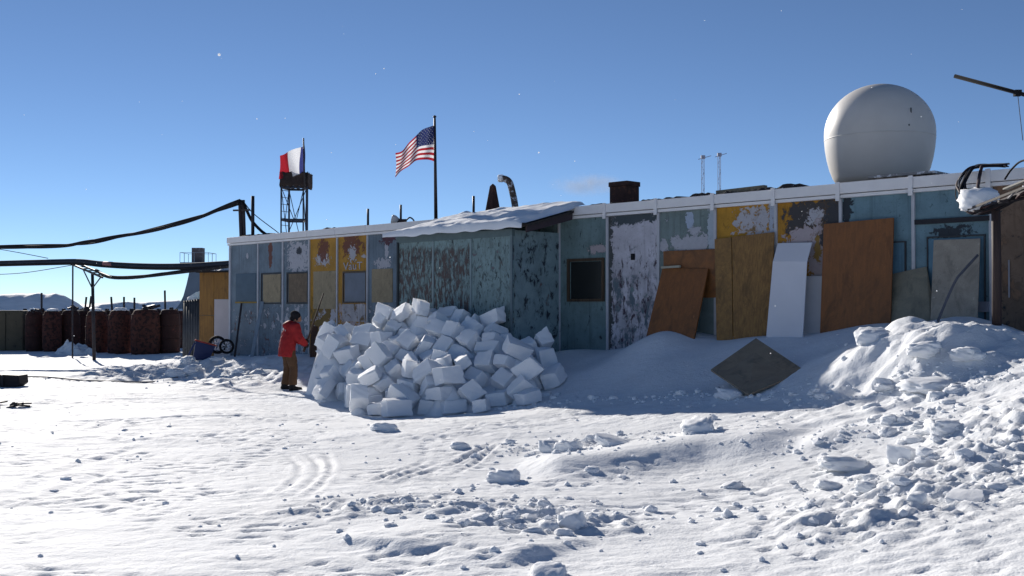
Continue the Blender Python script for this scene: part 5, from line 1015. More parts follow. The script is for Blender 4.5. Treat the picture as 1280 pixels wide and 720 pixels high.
# ------------------------------------------------------------------ the heap of sawn snow blocks
BLK = []
_r = random.Random(77)
for k in range(12):
    BLK.append(((_r.uniform(.32, .52), _r.uniform(.26, .37), _r.uniform(.21, .31)), 500 + k))
BLK_ME = [lump_mesh('snow_block', sd, dm, SNOW_B, 7, .22, 1.0, .05) for dm, sd in BLK]
PILE = [(11, -4.169, 24.832, 0.417, 0.932, 0.029, 0.037, -0.358), (11, -3.583, 24.676, 0.394, 0.903, -0.013, 0.025, -0.43), (7, -3.386, 24.169, 0.292, 0.73, 0.09, -0.029, -0.676), (0, -3.043, 23.691, 0.271, 0.918, 0.041, 0.01, -0.394),
        (7, -2.706, 23.341, 0.26, 0.895, 0.043, -0.044, -0.442), (1, -2.295, 22.994, 0.313, 0.884, 0.073, -0.039, -0.46), (3, -1.984, 22.552, 0.344, 0.849, 0.107, -0.016, -0.518), (6, -1.61, 22.198, 0.334, 0.946, 0.114, -0.043, -0.299),
        (2, -1.231, 21.894, 0.397, 0.942, 0.031, -0.053, -0.331), (2, -0.934, 21.535, 0.451, 0.891, 0.076, -0.096, -0.437), (3, -0.648, 21.023, 0.544, 0.889, 0.188, -0.087, -0.408), (2, -0.231, 20.697, 0.607, 0.968, 0.124, -0.145, -0.161),
        (3, 0.171, 20.367, 0.688, 0.928, 0.192, -0.063, -0.313), (11, -3.897, 24.29, 0.348, 0.899, 0.026, 0.063, -0.432), (6, -3.771, 23.876, 0.26, 0.843, 0.115, 0.005, -0.525), (2, -3.465, 23.559, 0.261, 0.921, 0.065, -0.032, -0.383),
        (5, -3.166, 23.184, 0.277, 0.924, 0.061, -0.02, -0.378), (0, -2.721, 22.861, 0.235, 0.997, 0.048, -0.017, -0.049), (1, -2.322, 22.391, 0.284, 0.822, 0.092, -0.045, -0.56), (7, -2.038, 21.945, 0.251, 0.968, 0.075, -0.078, -0.226),
        (7, -1.651, 21.493, 0.279, 0.976, 0.031, -0.111, -0.187), (0, -1.147, 21.229, 0.367, 0.864, 0.051, -0.095, -0.492), (6, -0.928, 20.838, 0.396, 0.831, 0.185, -0.094, -0.515), (5, -0.659, 20.445, 0.474, 0.875, 0.291, -0.135, -0.364),
        (7, -0.209, 20.157, 0.486, 0.921, 0.118, -0.143, -0.343), (3, 0.38, 19.198, 0.516, 0.623, 0.25, 0.003, -0.741), (7, -4.01, 23.52, 0.203, 0.871, 0.046, -0.031, -0.489), (8, -3.674, 23.127, 0.189, 0.829, 0.006, 0.027, -0.558),
        (9, -3.261, 22.794, 0.237, 0.905, -0.001, -0.005, -0.425), (4, -2.806, 22.475, 0.21, 0.949, 0.033, -0.063, -0.308), (1, -2.55, 22.097, 0.237, 0.921, -0.011, -0.032, -0.387), (5, -2.266, 21.618, 0.25, 0.923, 0.112, -0.035, -0.365),
        (11, -1.833, 21.161, 0.271, 0.956, 0.049, -0.059, -0.283), (5, -1.525, 20.731, 0.323, 0.825, 0.391, -0.166, -0.373), (10, -1.173, 20.386, 0.345, 0.843, 0.233, -0.142, -0.464), (7, -0.798, 20.112, 0.321, 0.889, 0.214, -0.107, -0.39),
        (9, -0.454, 19.679, 0.414, 0.881, 0.267, -0.135, -0.367), (3, -0.088, 19.375, 0.424, 0.91, 0.236, -0.065, -0.335), (10, -3.634, 22.463, 0.219, 0.772, 0.043, -0.026, -0.634), (10, -3.75, 21.807, 0.179, 0.442, 0.083, -0.033, 0.893),
        (3, -3.134, 21.398, 0.184, 0.965, 0.093, -0.013, -0.246), (2, -2.563, 21.443, 0.18, 0.951, 0.056, -0.018, -0.303), (1, -2.285, 21.023, 0.216, 0.771, 0.221, -0.128, -0.583), (0, -1.809, 20.522, 0.216, 0.873, 0.333, -0.164, -0.317),
        (7, -1.442, 20.185, 0.201, 0.913, 0.215, -0.088, -0.334), (2, -1.055, 19.858, 0.233, 0.893, 0.13, -0.096, -0.419), (7, -0.711, 19.495, 0.223, 0.928, 0.19, -0.087, -0.308), (4, -0.393, 19.149, 0.249, 0.948, 0.165, -0.104, -0.251),
        (2, -0.229, 18.641, 0.234, 0.974, 0.051, -0.085, -0.203), (2, -4.122, 24.67, 0.697, 0.834, -0.006, 0.017, -0.552), (5, -3.729, 24.284, 0.64, 0.862, 0.006, 0.048, -0.505), (8, -3.442, 23.926, 0.489, 0.929, 0.064, -0.081, -0.356),
        (5, -3.037, 23.513, 0.555, 0.845, -0.159, 0.069, -0.506), (5, -2.669, 23.021, 0.595, 0.984, 0.032, 0.031, -0.172), (4, -2.257, 22.806, 0.594, 0.958, 0.061, -0.201, -0.197), (4, -1.957, 22.53, 0.633, 0.915, 0.125, -0.08, -0.374),
        (11, -1.715, 22.173, 0.62, 0.936, 0.125, 0.011, -0.328), (5, -1.359, 21.834, 0.652, 0.927, -0.004, -0.084, -0.366), (0, -0.885, 20.905, 0.696, 0.908, 0.228, -0.186, -0.297), (5, -0.468, 20.521, 0.777, 0.913, 0.229, -0.101, -0.323),
        (8, -0.095, 20.198, 0.796, 0.784, 0.537, -0.167, -0.264), (5, 0.629, 19.778, 0.821, 0.605, 0.468, 0.522, -0.377), (6, -4.154, 23.976, 0.286, 0.542, 0.657, -0.337, -0.403), (11, -3.688, 23.631, 0.517, 0.856, 0.1, -0.003, -0.507),
        (5, -3.355, 23.066, 0.57, 0.922, 0.127, -0.014, -0.364), (2, -2.927, 22.729, 0.5, 0.949, 0.057, 0.116, -0.288), (7, -2.608, 22.297, 0.474, 0.89, 0.056, -0.134, -0.433), (10, -2.336, 21.944, 0.567, 0.892, -0.098, -0.07, -0.435),
        (9, -1.859, 21.704, 0.564, 0.984, -0.146, 0.037, -0.093), (4, -1.512, 21.313, 0.563, 0.999, 0.028, -0.015, -0.011), (10, -1.287, 20.785, 0.568, 0.789, -0.35, 0.058, -0.503), (3, -0.943, 20.39, 0.704, 0.849, 0.305, -0.114, -0.415),
        (10, -0.466, 19.991, 0.659, 0.842, 0.284, -0.214, -0.405), (2, 0.145, 19.603, 0.641, 0.628, -0.205, -0.376, -0.65), (3, -4.059, 23.493, 0.484, 0.848, 0.119, -0.001, -0.517), (1, -4.018, 22.934, 0.202, 0.481, 0.534, -0.509, -0.474),
        (3, -3.2, 22.429, 0.504, 0.95, 0.151, 0.203, -0.181), (5, -2.98, 21.866, 0.206, 0.863, 0.016, -0.012, -0.505), (9, -2.638, 21.452, 0.471, 0.974, 0.168, -0.07, -0.135), (5, -2.182, 21.349, 0.554, 0.936, 0.323, -0.108, -0.086),
        (4, -2.187, 20.604, 0.29, 0.793, 0.151, -0.443, -0.39), (11, -1.739, 20.266, 0.477, 0.804, 0.341, -0.093, -0.478), (0, -1.378, 19.893, 0.427, 0.453, 0.76, -0.4, -0.238), (4, -0.877, 19.809, 0.576, 0.835, 0.227, -0.218, -0.451),
        (9, -0.859, 19.096, 0.334, 0.256, 0.839, -0.452, -0.163), (2, -0.142, 18.952, 0.514, 0.828, 0.389, 0.04, -0.402), (5, -3.437, 22.04, 0.191, 0.632, -0.529, 0.384, -0.417), (2, -3.197, 20.913, 0.147, 0.283, 0.937, 0.194, 0.059),
        (10, -3.044, 20.584, 0.156, 0.049, 0.708, 0.116, -0.695), (9, -2.545, 20.406, 0.147, 0.624, 0.742, -0.183, -0.161), (5, -2.157, 19.957, 0.139, 0.078, -0.964, 0.251, -0.049), (6, -1.732, 19.651, 0.104, 0.084, -0.867, 0.49, 0.016),
        (7, -1.549, 19.242, 0.071, 0.042, -0.84, 0.541, 0.024), (6, -1.045, 18.926, 0.134, 0.105, 0.854, -0.509, 0.022), (2, -1.011, 18.528, 0.098, 0.189, 0.058, -0.006, -0.98), (4, 0.278, 18.123, 0.277, 0.071, 0.511, 0.853, 0.077),
        (4, -4.114, 25.319, 0.484, 0.716, -0.689, -0.105, 0.033), (7, -3.683, 24.789, 0.707, 0.653, -0.721, 0.189, -0.134), (7, -3.089, 24.185, 0.527, 0.497, -0.661, 0.559, -0.055), (2, -2.241, 24.128, 0.364, 0.99, 0.047, -0.028, -0.128),
        (8, -2.656, 23.391, 0.794, 0.802, -0.281, 0.021, -0.527), (7, -2.38, 23.011, 0.879, 0.945, 0.079, -0.019, -0.315), (4, -2.068, 22.554, 0.848, 0.898, 0.154, -0.083, -0.403), (4, -1.813, 22.267, 0.896, 0.91, 0.093, -0.064, -0.399),
        (7, -1.431, 21.98, 0.911, 0.92, 0.017, -0.118, -0.374), (11, -0.945, 21.446, 0.845, 0.826, 0.193, 0.253, -0.465), (2, -0.634, 21.077, 0.952, 0.875, -0.238, 0.026, -0.421), (5, -0.37, 20.762, 1.036, 0.838, -0.292, 0.238, 0.394),
        (9, -4.165, 24.073, 0.651, 0.835, -0.01, 0.15, -0.529), (8, -3.767, 23.78, 0.782, 0.898, 0.003, -0.047, -0.438), (10, -2.681, 23.834, 0.554, 0.409, -0.837, -0.064, -0.358), (6, -2.944, 23.107, 0.875, 0.789, -0.022, -0.113, -0.604),
        (10, -2.658, 22.629, 0.813, 0.86, 0.152, 0.012, -0.487), (6, -2.234, 22.3, 0.602, 0.689, -0.602, 0.249, -0.318), (11, -2.07, 21.868, 0.899, 0.972, -0.043, 0.038, -0.229), (1, -1.613, 21.671, 0.887, 0.865, 0.31, -0.109, -0.38),
        (6, -1.309, 21.303, 0.783, 0.87, 0.019, 0.154, -0.468), (7, -1.173, 20.85, 0.907, 0.675, 0.167, -0.419, -0.584), (7, -0.429, 20.112, 0.968, 0.909, -0.333, 0.062, -0.244), (5, 0.723, 19.015, 0.581, 0.006, 0.796, 0.57, 0.202),
        (0, -3.952, 23.543, 0.792, 0.921, 0.105, 0.024, -0.374), (1, -3.365, 23.384, 0.837, 0.928, 0.288, -0.038, -0.235), (0, -3.141, 22.729, 0.77, 0.938, 0.208, 0.023, -0.278), (1, -2.836, 22.302, 0.763, 0.866, 0.016, 0.059, -0.495),
        (0, -2.72, 21.807, 0.624, 0.818, 0.297, -0.443, -0.213), (9, -2.615, 21.072, 0.647, 0.43, 0.85, -0.239, -0.189), (11, -2.084, 20.939, 0.629, 0.733, 0.395, 0.177, -0.525), (11, -2.178, 20.193, 0.601, 0.267, 0.763, -0.482, -0.338),
        (9, -1.294, 20.187, 0.642, 0.785, 0.228, -0.265, -0.511), (1, -1.304, 19.471, 0.258, 0.64, -0.737, 0.208, 0.061), (1, -0.649, 19.373, 0.517, 0.815, -0.276, 0.248, -0.445), (4, -0.115, 19.239, 0.796, 0.924, -0.188, 0.08, -0.324),
        (9, -3.995, 22.846, 0.484, 0.756, 0.03, -0.0, -0.653), (5, -3.888, 22.25, 0.48, 0.504, 0.593, -0.5, -0.38), (5, -3.207, 21.757, 0.502, 0.992, 0.07, -0.064, -0.086), (0, -3.636, 20.879, 0.212, 0.812, 0.063, -0.353, 0.46),
        (9, -2.675, 20.845, 0.297, 0.508, 0.773, -0.369, 0.086), (8, -2.45, 20.402, 0.419, 0.716, 0.003, 0.066, -0.695), (1, -2.552, 19.825, 0.08, 0.532, 0.632, -0.403, -0.394), (4, -2.132, 19.567, 0.143, 0.63, 0.761, -0.147, -0.048),
        (3, -1.908, 18.942, 0.198, 0.578, 0.743, 0.057, -0.333), (6, -1.257, 18.626, 0.304, 0.008, 0.93, -0.364, 0.056), (10, -0.715, 18.67, 0.305, 0.776, 0.473, 0.314, -0.275), (0, -0.522, 18.05, 0.147, 0.733, -0.075, -0.033, 0.675),
        (3, -3.753, 25.638, 0.485, 0.685, -0.699, 0.177, -0.104), (5, -3.245, 24.583, 0.683, 0.944, -0.144, 0.088, 0.284), (8, -2.815, 24.343, 0.592, 0.662, -0.524, 0.437, -0.31), (2, -2.461, 23.778, 0.85, 0.215, -0.484, 0.09, -0.843),
        (3, -2.682, 23.058, 1.187, 0.883, 0.013, 0.056, -0.466), (10, -2.351, 22.693, 1.107, 0.852, 0.123, -0.052, -0.507), (11, -2.036, 22.348, 1.122, 0.932, 0.053, -0.111, -0.341), (3, -1.64, 22.034, 1.172, 0.899, 0.135, -0.038, -0.414),
        (11, -1.309, 21.277, 1.14, 0.821, 0.461, 0.044, -0.333), (2, -0.546, 21.227, 1.139, 0.891, -0.23, -0.013, -0.391), (4, -0.314, 20.919, 1.288, 0.851, -0.305, -0.14, -0.403), (11, -4.036, 23.9, 1.035, 0.931, -0.278, -0.201, -0.128),
        (0, -3.447, 23.816, 0.801, 0.656, -0.585, 0.124, -0.459), (0, -3.422, 23.028, 1.021, 0.749, 0.265, -0.2, -0.573), (10, -3.151, 22.698, 1.067, 0.918, 0.179, -0.056, -0.35), (7, -2.769, 22.478, 1.039, 0.927, 0.171, -0.029, -0.334),
        (6, -2.362, 22.173, 0.922, 0.815, -0.014, -0.499, -0.296), (3, -2.038, 21.843, 1.215, 0.976, -0.04, 0.038, -0.211), (5, -1.744, 21.05, 0.767, 0.837, -0.263, 0.336, -0.343), (7, -1.006, 20.166, 0.885, 0.797, 0.335, -0.137, -0.483),
        (4, -0.363, 20.264, 1.154, 0.93, -0.273, 0.014, -0.245), (10, 0.287, 20.225, 1.026, 0.253, -0.81, 0.528, 0.002), (0, 0.211, 19.882, 0.75, 0.274, -0.842, 0.015, -0.464), (0, -3.81, 23.231, 0.906, 0.562, 0.078, 0.444, -0.694),
        (7, -3.653, 22.79, 0.62, 0.849, -0.118, 0.437, -0.271), (10, -3.493, 22.14, 0.525, 0.53, 0.694, -0.341, -0.348), (3, -3.285, 21.723, 0.825, 0.565, 0.738, -0.337, -0.153), (3, -3.128, 21.236, 0.523, 0.213, 0.762, -0.552, -0.264),
        (10, -2.911, 20.814, 0.541, 0.541, 0.753, -0.373, -0.022), (11, -2.933, 19.99, 0.158, 0.114, 0.708, 0.008, -0.696), (7, -2.385, 19.926, 0.372, 0.787, 0.224, -0.185, -0.544), (11, -1.803, 19.403, 0.354, 0.554, 0.043, 0.059, -0.83),
        (2, -1.42, 19.01, 0.401, 0.786, -0.218, -0.272, -0.51), (10, -0.478, 19.536, 0.778, 0.513, -0.259, -0.222, -0.788), (4, 0.14, 18.441, 0.398, 0.567, 0.721, 0.378, -0.128), (6, -2.327, 18.921, 0.016, 0.0, -0.997, 0.065, -0.052),
        (8, -1.409, 18.786, 0.054, 0.693, 0.706, -0.104, -0.102), (3, -4.377, 25.893, 0.586, 0.714, 0.184, -0.656, 0.162), (7, -3.231, 24.974, 0.384, 0.005, -0.987, 0.156, 0.023), (0, -2.651, 24.418, 0.355, 0.063, -0.982, 0.179, -0.007),
        (0, -2.361, 24.141, 0.578, 0.003, 0.906, 0.415, 0.083), (4, -2.942, 23.463, 1.056, 0.56, -0.293, -0.77, -0.082), (3, -2.46, 22.969, 1.491, 0.929, 0.079, 0.067, -0.354), (6, -2.067, 22.67, 1.396, 0.825, -0.258, 0.097, -0.493),
        (5, -1.961, 22.202, 1.477, 0.861, -0.074, -0.132, -0.486), (2, -1.194, 21.713, 1.256, 0.914, -0.231, 0.214, -0.255), (3, -0.785, 21.406, 1.379, 0.881, -0.26, -0.227, -0.325), (5, -0.362, 21.072, 1.564, 0.894, -0.033, -0.19, -0.404),
        (10, -3.86, 24.28, 1.019, 0.692, -0.693, 0.138, -0.147), (4, -4.064, 24.052, 1.263, 0.611, -0.106, -0.409, -0.67), (3, -3.629, 23.489, 1.174, 0.822, 0.157, -0.421, -0.349), (7, -3.486, 22.521, 1.202, 0.24, 0.812, -0.391, -0.361),
        (6, -2.722, 22.547, 1.332, 0.885, 0.203, 0.012, -0.419), (1, -2.463, 22.151, 1.31, 0.792, 0.176, -0.446, -0.377), (6, -2.251, 21.542, 1.048, 0.558, 0.783, -0.229, -0.153), (4, -1.878, 21.411, 1.056, 0.514, 0.751, -0.381, -0.162),
        (0, -1.519, 20.926, 1.034, 0.788, 0.494, 0.052, -0.364), (5, -0.86, 20.855, 1.079, 0.748, 0.384, -0.15, -0.52), (5, 0.597, 20.278, 1.147, 0.71, 0.07, -0.33, -0.618), (4, -3.926, 22.893, 0.963, 0.784, 0.401, 0.226, -0.417),
        (9, -3.832, 22.464, 0.833, 0.604, 0.07, -0.513, -0.605), (11, -3.616, 22.027, 0.978, 0.842, -0.188, -0.474, -0.175), (11, -2.978, 21.934, 1.045, 0.916, -0.342, 0.129, -0.167), (1, -2.495, 21.399, 0.841, 0.595, -0.615, 0.288, -0.43),
        (2, -2.685, 20.64, 0.738, 0.864, 0.194, 0.432, -0.172), (2, -2.602, 19.883, 0.502, 0.249, 0.043, 0.958, 0.138), (4, -1.311, 20.464, 1.038, 0.804, 0.494, 0.009, -0.331), (11, -1.478, 19.184, 0.6, 0.878, -0.332, -0.209, -0.273),
        (0, -0.905, 19.59, 0.793, 0.242, -0.704, 0.647, -0.163), (4, -2.177, 19.329, 0.036, 0.62, 0.049, -0.036, -0.782), (3, -1.982, 18.479, 0.069, 0.668, 0.684, 0.208, 0.207), (5, -4.201, 25.075, 0.801, 0.463, -0.829, -0.278, -0.145),
        (2, -2.627, 24.847, 0.436, 0.413, -0.396, 0.644, -0.508), (8, -2.81, 24.129, 0.791, 0.563, 0.77, 0.203, 0.219), (2, -3.132, 23.89, 0.781, 0.543, 0.384, -0.746, 0.007), (6, -3.195, 23.531, 1.046, 0.515, 0.035, -0.772, -0.371),
        (3, -2.629, 22.694, 1.653, 0.72, 0.569, -0.122, -0.378), (7, -2.275, 22.211, 1.641, 0.85, 0.29, -0.344, -0.274), (2, -1.698, 21.738, 1.475, 0.986, -0.022, 0.085, -0.14), (9, -1.41, 21.074, 1.337, 0.868, 0.395, 0.001, -0.302),
        (6, -0.784, 21.009, 1.404, 0.769, 0.53, -0.025, -0.356), (9, -3.299, 24.167, 1.019, 0.133, -0.673, 0.359, -0.633), (5, -3.986, 23.3, 1.194, 0.636, 0.598, -0.411, 0.261), (4, -3.591, 22.579, 0.947, 0.337, 0.525, -0.768, -0.142),
        (8, -3.827, 22.193, 1.094, 0.022, 0.457, -0.829, -0.322), (3, -3.026, 22.235, 1.225, 0.877, 0.355, -0.199, -0.253), (10, -2.637, 21.689, 1.134, 0.362, 0.635, 0.26, -0.632), (9, -2.344, 20.794, 0.91, 0.44, 0.836, -0.194, -0.264),
        (2, -1.984, 20.584, 0.769, 0.267, 0.912, -0.23, -0.208), (0, -1.545, 20.169, 0.827, 0.771, 0.229, -0.097, -0.586), (11, -0.771, 20.304, 1.146, 0.584, 0.556, 0.588, 0.064), (5, 0.085, 19.292, 1.039, 0.786, -0.549, 0.007, 0.284),
        (1, -3.535, 21.163, 0.414, 0.372, -0.761, -0.075, 0.526), (0, -1.703, 19.805, 0.467, 0.39, 0.432, 0.791, -0.191), (9, -1.238, 19.487, 0.649, 0.624, -0.509, 0.487, 0.338), (5, -1.097, 18.735, 0.603, 0.115, 0.947, 0.3, 0.017),
        (8, -1.943, 22.651, 1.62, 0.889, -0.287, 0.128, -0.334), (9, -1.631, 22.314, 1.559, 0.641, -0.61, 0.425, -0.19), (10, -1.984, 20.761, 1.132, 0.036, 0.4, -0.237, -0.884), (6, -1.045, 21.607, 1.557, 0.799, -0.28, -0.511, -0.148),
        (8, -2.721, 22.176, 1.496, 0.634, -0.352, 0.072, -0.685), (0, -2.167, 21.17, 1.046, 0.329, 0.012, 0.599, -0.73), (9, -2.487, 20.447, 0.868, 0.609, 0.639, 0.079, -0.463), (6, -1.671, 20.583, 1.034, 0.879, 0.138, -0.438, -0.131),
        (4, -0.109, 20.531, 1.069, 0.021, -0.318, -0.733, 0.601), (1, -2.897, 20.459, 0.446, 0.14, -0.959, 0.246, -0.009), (5, -1.845, 20.06, 0.724, 0.078, 0.589, 0.748, 0.295), (11, 0.282, 18.724, 0.72, 0.302, -0.189, 0.654, 0.667),
        (1, -1.836, 21.825, 1.797, 0.823, 0.0, 0.13, -0.554), (8, -1.459, 21.409, 1.52, 0.318, 0.885, 0.296, -0.168), (10, -1.135, 20.749, 1.318, 0.752, 0.502, -0.143, -0.402), (3, -2.707, 19.095, 0.175, 0.732, -0.188, -0.227, -0.614),
        (6, -1.343, 19.819, 0.789, 0.506, -0.575, -0.433, -0.475), (3, -1.295, 21.903, 1.588, 0.869, 0.315, -0.165, -0.343), (4, -1.855, 19.535, 0.668, 0.159, -0.755, -0.08, -0.631)]
HEAP = []
for k, (vi, x, y, z, a, b_, c, d) in enumerate(PILE):
    o = bpy.data.objects.new('snow_block', BLK_ME[vi]); COL.objects.link(o); o.location = (x, y, z); o.rotation_mode = 'QUATERNION'; o.rotation_quaternion = (a, b_, c, d)
    tag(o, 'sawn white snow block in the tumbled heap in front of the porch', 'snow block', 'sawn snow blocks in the heap'); o.scale = (_r.uniform(.93, 1.04), _r.uniform(.92, 1.05), _r.uniform(.94, 1.03)); HEAP.append(o)
for lab, key in (('topmost snow block crowning the heap', lambda o: o.location.z), ('snow block at the right-hand end of the heap, nearest the drift', lambda o: o.location.x / o.location.y), ('foremost snow block at the foot of the heap', lambda o: -o.location.y), ('snow block at the left end of the heap beside the person in red', lambda o: -o.location.x / o.location.y)):
    c_ = max((o for o in HEAP if 'own' not in o.keys()), key=key, default=None)
    if c_: c_['label'] = lab; c_['own'] = 1

# loose snow packed between the blocks
if PILE:
    PA = np.array([p[1:4] for p in PILE]); gx0, gx1, gy0, gy1 = PA[:, 0].min() - .2, PA[:, 0].max() + .3, PA[:, 1].min() - .2, PA[:, 1].max() + .5
    nx, ny = 90, 90; FX, FY = np.meshgrid(np.linspace(gx0, gx1, nx), np.linspace(gy0, gy1, ny)); fx, fy = FX.ravel(), FY.ravel(); FZ = np.full(fx.shape, -1.0)
    for p in PA: FZ = np.maximum(FZ, p[2] - .085 - 6.0 * ((fx - p[0]) ** 2 + (fy - p[1]) ** 2))
    FZ = FZ.reshape(ny, nx)
    for k in range(2): Pd = np.pad(FZ, 1, mode='edge'); FZ = (Pd[1:-1, 1:-1] * 2 + Pd[:-2, 1:-1] + Pd[2:, 1:-1] + Pd[1:-1, :-2] + Pd[1:-1, 2:]) / 6
    FZ = FZ + .03 * fbm(FX * 5, FY * 5, 44, 3)
    tag(grid_mesh('loose_snow', fx, fy, FZ.ravel(), nx, ny, SNOW_B), 'loose crumbled snow packed between the blocks of the heap', 'snow', kind='stuff')

# ------------------------------------------------------------------ loose lumps lying on the snow
LM = [lump_mesh('snow_lump', 200 + k, (1.0, .8 + .05 * k, .72), SNOW_B, 8, .26, [0, .2, .35, .1, .49, .3, .1, .6][k], .09) for k in range(8)]
def lump(px, py, wpx, vi, label, hs=1.0, group=None, rz=None, sink=.22):
    g = ground_px(px, py + wpx * .18); w = wpx / F * g.y; o = bpy.data.objects.new('snow_lump', LM[vi]); COL.objects.link(o); o.scale = (w, w, w * hs)
    o.location = (g.x, g.y, gz(g.x, g.y) + w * .36 * hs - w * sink * hs); o.rotation_euler = (random.uniform(-.25, .25), random.uniform(-.25, .25), rz if rz is not None else random.uniform(0, 6)); return tag(o, label, 'snow lump', group)
for a in ((871, 548, 38, 4, 'large pale wedge of snow standing alone in the middle of the yard', .8), (913, 489, 30, 2, 'white snow chunk at the shadow edge below the tilted brown sheet', .6), (630, 594, 36, 5, 'dark-shadowed snow chunk with a hollow face near the centre', .75), (716, 650, 38, 1, 'pointed cone of snow with a broad base in the foreground', 1.0),
          (1205, 633, 40, 7, 'flat slab-like snow chunk on the smooth drift at lower right', .5), (1178, 541, 34, 4, 'wedge of snow on the ridge by the lumpy bank', .8), (1132, 572, 34, 7, 'upright squared snow chunk before the lumpy bank', .95), (1160, 478, 60, 1, 'long flat snow slab below the bent rod', .4), (1104, 484, 24, 5, 'small shadowed snow chunk left of the long flat slab', .8),
          (690, 560, 30, 2, 'squarish snow chunk behind the long drift, leftmost of its row', .8), (712, 563, 28, 4, 'dark-sided snow chunk behind the long drift, second of its row', .8), (766, 560, 34, 7, 'flat snow chunk behind the long drift, third of its row', .5), (744, 551, 22, 3, 'small pale snow chunk just behind the row by the long drift', .7),
          (480, 533, 30, 5, 'greyish snow chunk alone in front of the snow heap', .55), (574, 556, 20, 3, 'small round snow lump right of the greyish chunk', .7), (1056, 577, 54, 0, 'broad rough snow clod between the drift and the lumpy bank', .5), (1085, 624, 26, 0, 'rounded dark-sided clod in front of the lumpy bank', .8), (1036, 607, 30, 3, 'lumpy clod left of the rounded dark-sided one', .6), (1146, 646, 24, 1, 'small pointed clod on the edge of the smooth drift', .8),
          (914, 604, 26, 0, 'small clod alone on the flat snow right of the centre', .6), (686, 714, 40, 6, 'rough snow clod at the bottom edge of the picture', .45), (740, 594, 16, 5, 'tiny dark snow lump on the face of the long drift', .6)):
    lump(*a)
lm_rng = random.Random(31)
def scatter(n, box, wr, label, group):
    for k in range(n):
        lump(lm_rng.uniform(box[0], box[2]), lm_rng.uniform(box[1], box[3]), lm_rng.uniform(*wr), lm_rng.choice((0, 1, 3, 6)), label, lm_rng.uniform(.55, .95), group, None, .34)
scatter(16, (1090, 520, 1275, 620), (10, 24), 'broken snow clod in the lumpy bank at the right edge', 'clods of the lumpy bank')
scatter(5, (1045, 412, 1270, 450), (16, 40), 'rounded clod sunk in the lit mound beside the cable pole', 'clods of the lit mound')
scatter(16, (430, 630, 720, 668), (10, 24), 'small snow clod in the rough strip in the foreground', 'clods of the foreground strip')
scatter(10, (1010, 480, 1250, 512), (10, 24), 'snow clod scattered below the lit mounds on the right', 'clods below the lit mounds')
scatter(8, (600, 488, 900, 500), (7, 14), 'crumb of snow along the edge of the building shadow', 'crumbs along the shadow edge')
scatter(12, (400, 488, 640, 506), (7, 16), 'crumb of snow fallen at the foot of the block heap', 'crumbs at the heap foot')
scatter(10, (200, 446, 345, 470), (10, 24), 'clod in the shovelled snow bank by the wheels and person', 'clods by the wheels')
# crumbs too small to count
mb = MB(); ico = []
bmx = bmesh.new(); bmesh.ops.create_icosphere(bmx, subdivisions=1, radius=1.0); IV = [v.co.copy() for v in bmx.verts]; IF_ = [[v.index for v in f.verts] for f in bmx.faces]; bmx.free()
cr = np.random.RandomState(9); pts = []
def zone_pts(n, x0, x1, y0, y1):
    pts.append(np.stack([cr.uniform(x0, x1, n), cr.uniform(y0, y1, n)], 1))
def line_pts(n, L, sp):
    L = np.array(L); i = cr.randint(0, len(L) - 1, n); t = cr.rand(n)[:, None]; pts.append(L[i] * (1 - t) + L[i + 1] * t + cr.normal(0, sp, (n, 2)))
zone_pts(260, -7, 7, 6.5, 17); zone_pts(260, -.5, 6.5, 6.5, 14); line_pts(420, BERM, .6); line_pts(300, RUBBLE_A, .4); line_pts(260, RUBBLE_B, .4); line_pts(150, RIDGE, .3); line_pts(260, EDGE, 1.0)
line_pts(420, gline([(400, 494), (480, 503), (560, 511), (640, 509), (760, 501), (900, 493), (1000, 490)]), .14); line_pts(220, gline([(1000, 505), (1100, 488), (1200, 480), (1280, 468)]), .22)
P = np.concatenate(pts); keep = (P[:, 1] > 5.6); P = P[keep]; H = ground_h(P[:, 0], P[:, 1]); S = np.clip(cr.lognormal(-4.15, .55, len(P)), .006, .06)
Vs = []; Fs = []; 
IVa = np.array([tuple(v) for v in IV]); nI = len(IV)
V = np.zeros((len(P) * nI, 3))
for k in range(len(P)):
    s_ = S[k]; J = IVa * (1 + cr.uniform(-.3, .3, (nI, 1))) * np.array([s_ * cr.uniform(.8, 1.5), s_ * cr.uniform(.8, 1.4), s_ * cr.uniform(.5, 1.0)]); a = cr.rand() * 6.28
    V[k * nI:(k + 1) * nI, 0] = P[k, 0] + J[:, 0] * math.cos(a) - J[:, 1] * math.sin(a); V[k * nI:(k + 1) * nI, 1] = P[k, 1] + J[:, 0] * math.sin(a) + J[:, 1] * math.cos(a); V[k * nI:(k + 1) * nI, 2] = H[k] + J[:, 2] + s_ * .1
me = bpy.data.meshes.new('snow_crumbs'); FA = (np.array(IF_)[None] + (np.arange(len(P)) * nI)[:, None, None]).reshape(-1, 3)
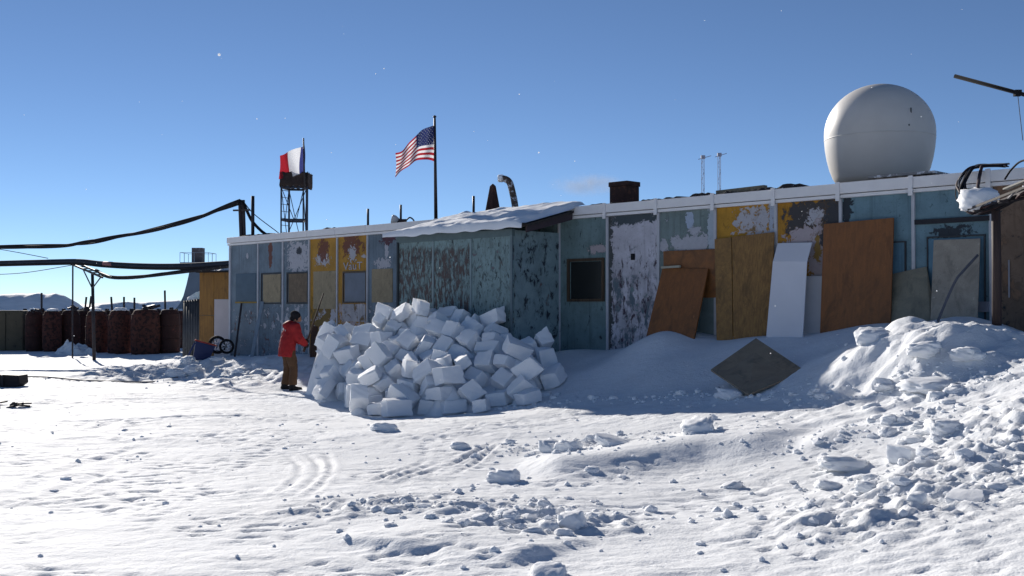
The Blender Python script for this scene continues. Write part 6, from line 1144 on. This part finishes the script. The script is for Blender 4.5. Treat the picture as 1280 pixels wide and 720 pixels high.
me.from_pydata(V.tolist(), [], FA.tolist()); me.materials.append(SNOW_B); co = bpy.data.objects.new('snow_crumbs', me); COL.objects.link(co); tag(co, 'loose crumbs of snow scattered over the yard', 'snow', kind='stuff')

# ------------------------------------------------------------------ thin drifting vapour from the chimney
vc = wpt(735, 231, -3.0); vm = MB(); 
vm.lathe([(max(.001, math.sin(t)), -math.cos(t)) for t in [math.pi * k / 12 for k in range(13)]], 20, M=Matrix.Diagonal((1.1, .6, .34, 1)))
m, nt, b = new_mat('thin_vapour'); nt.nodes.remove(b); n = N(nt); pv = n.node('ShaderNodeVolumePrincipled'); pv.inputs['Color'].default_value = (.95, .96, 1, 1)
o_ = n.obj(); sx = n.node('ShaderNodeVectorMath', operation='LENGTH'); n.set(sx.inputs[0], n.mapv(o_, (0, 0, 0), (1 / 1.1, 1 / .6, 1 / .34))); fall = n.math('SUBTRACT', 1.0, n.step(sx.outputs['Value'], .2, .95))
n.set(pv.inputs['Density'], n.math('MULTIPLY', n.math('MULTIPLY', fall, n.step(n.noise(o_, 2.6, 4, .6), .36, .66)), 1.6)); nt.links.new(pv.outputs[0], nt.nodes['Material Output'].inputs['Volume'])
vo = vm.build('vapour', m); vo.location = vc; tag(vo, 'faint white vapour drifting left from the chimney', 'vapour', kind='stuff')

# ------------------------------------------------------------------ ice crystals glinting in the dry air
m, nt, b = new_mat('ice_crystal'); b.inputs['Base Color'].default_value = (.95, .95, .95, 1); n = N(nt); tr = n.node('ShaderNodeBsdfTranslucent'); tr.inputs[0].default_value = (.98, .98, .98, 1); mx = n.node('ShaderNodeMixShader'); mx.inputs[0].default_value = .75
nt.links.new(b.outputs[0], mx.inputs[1]); nt.links.new(tr.outputs[0], mx.inputs[2]); nt.links.new(mx.outputs[0], nt.nodes['Material Output'].inputs[0])
ic = MB(); r3 = random.Random(12)
for k in range(190):
    p = Vector((r3.uniform(-5, 5), r3.uniform(2.5, 11), r3.uniform(.6, 6.5))); q_ = r3.choice((.0022, .003, .003, .0045))
    ic.add([p + v * q_ for v in IV], IF_)
tag(ic.build('ice_crystals', m), 'tiny ice crystals glinting in the cold air', 'ice crystals', kind='stuff')
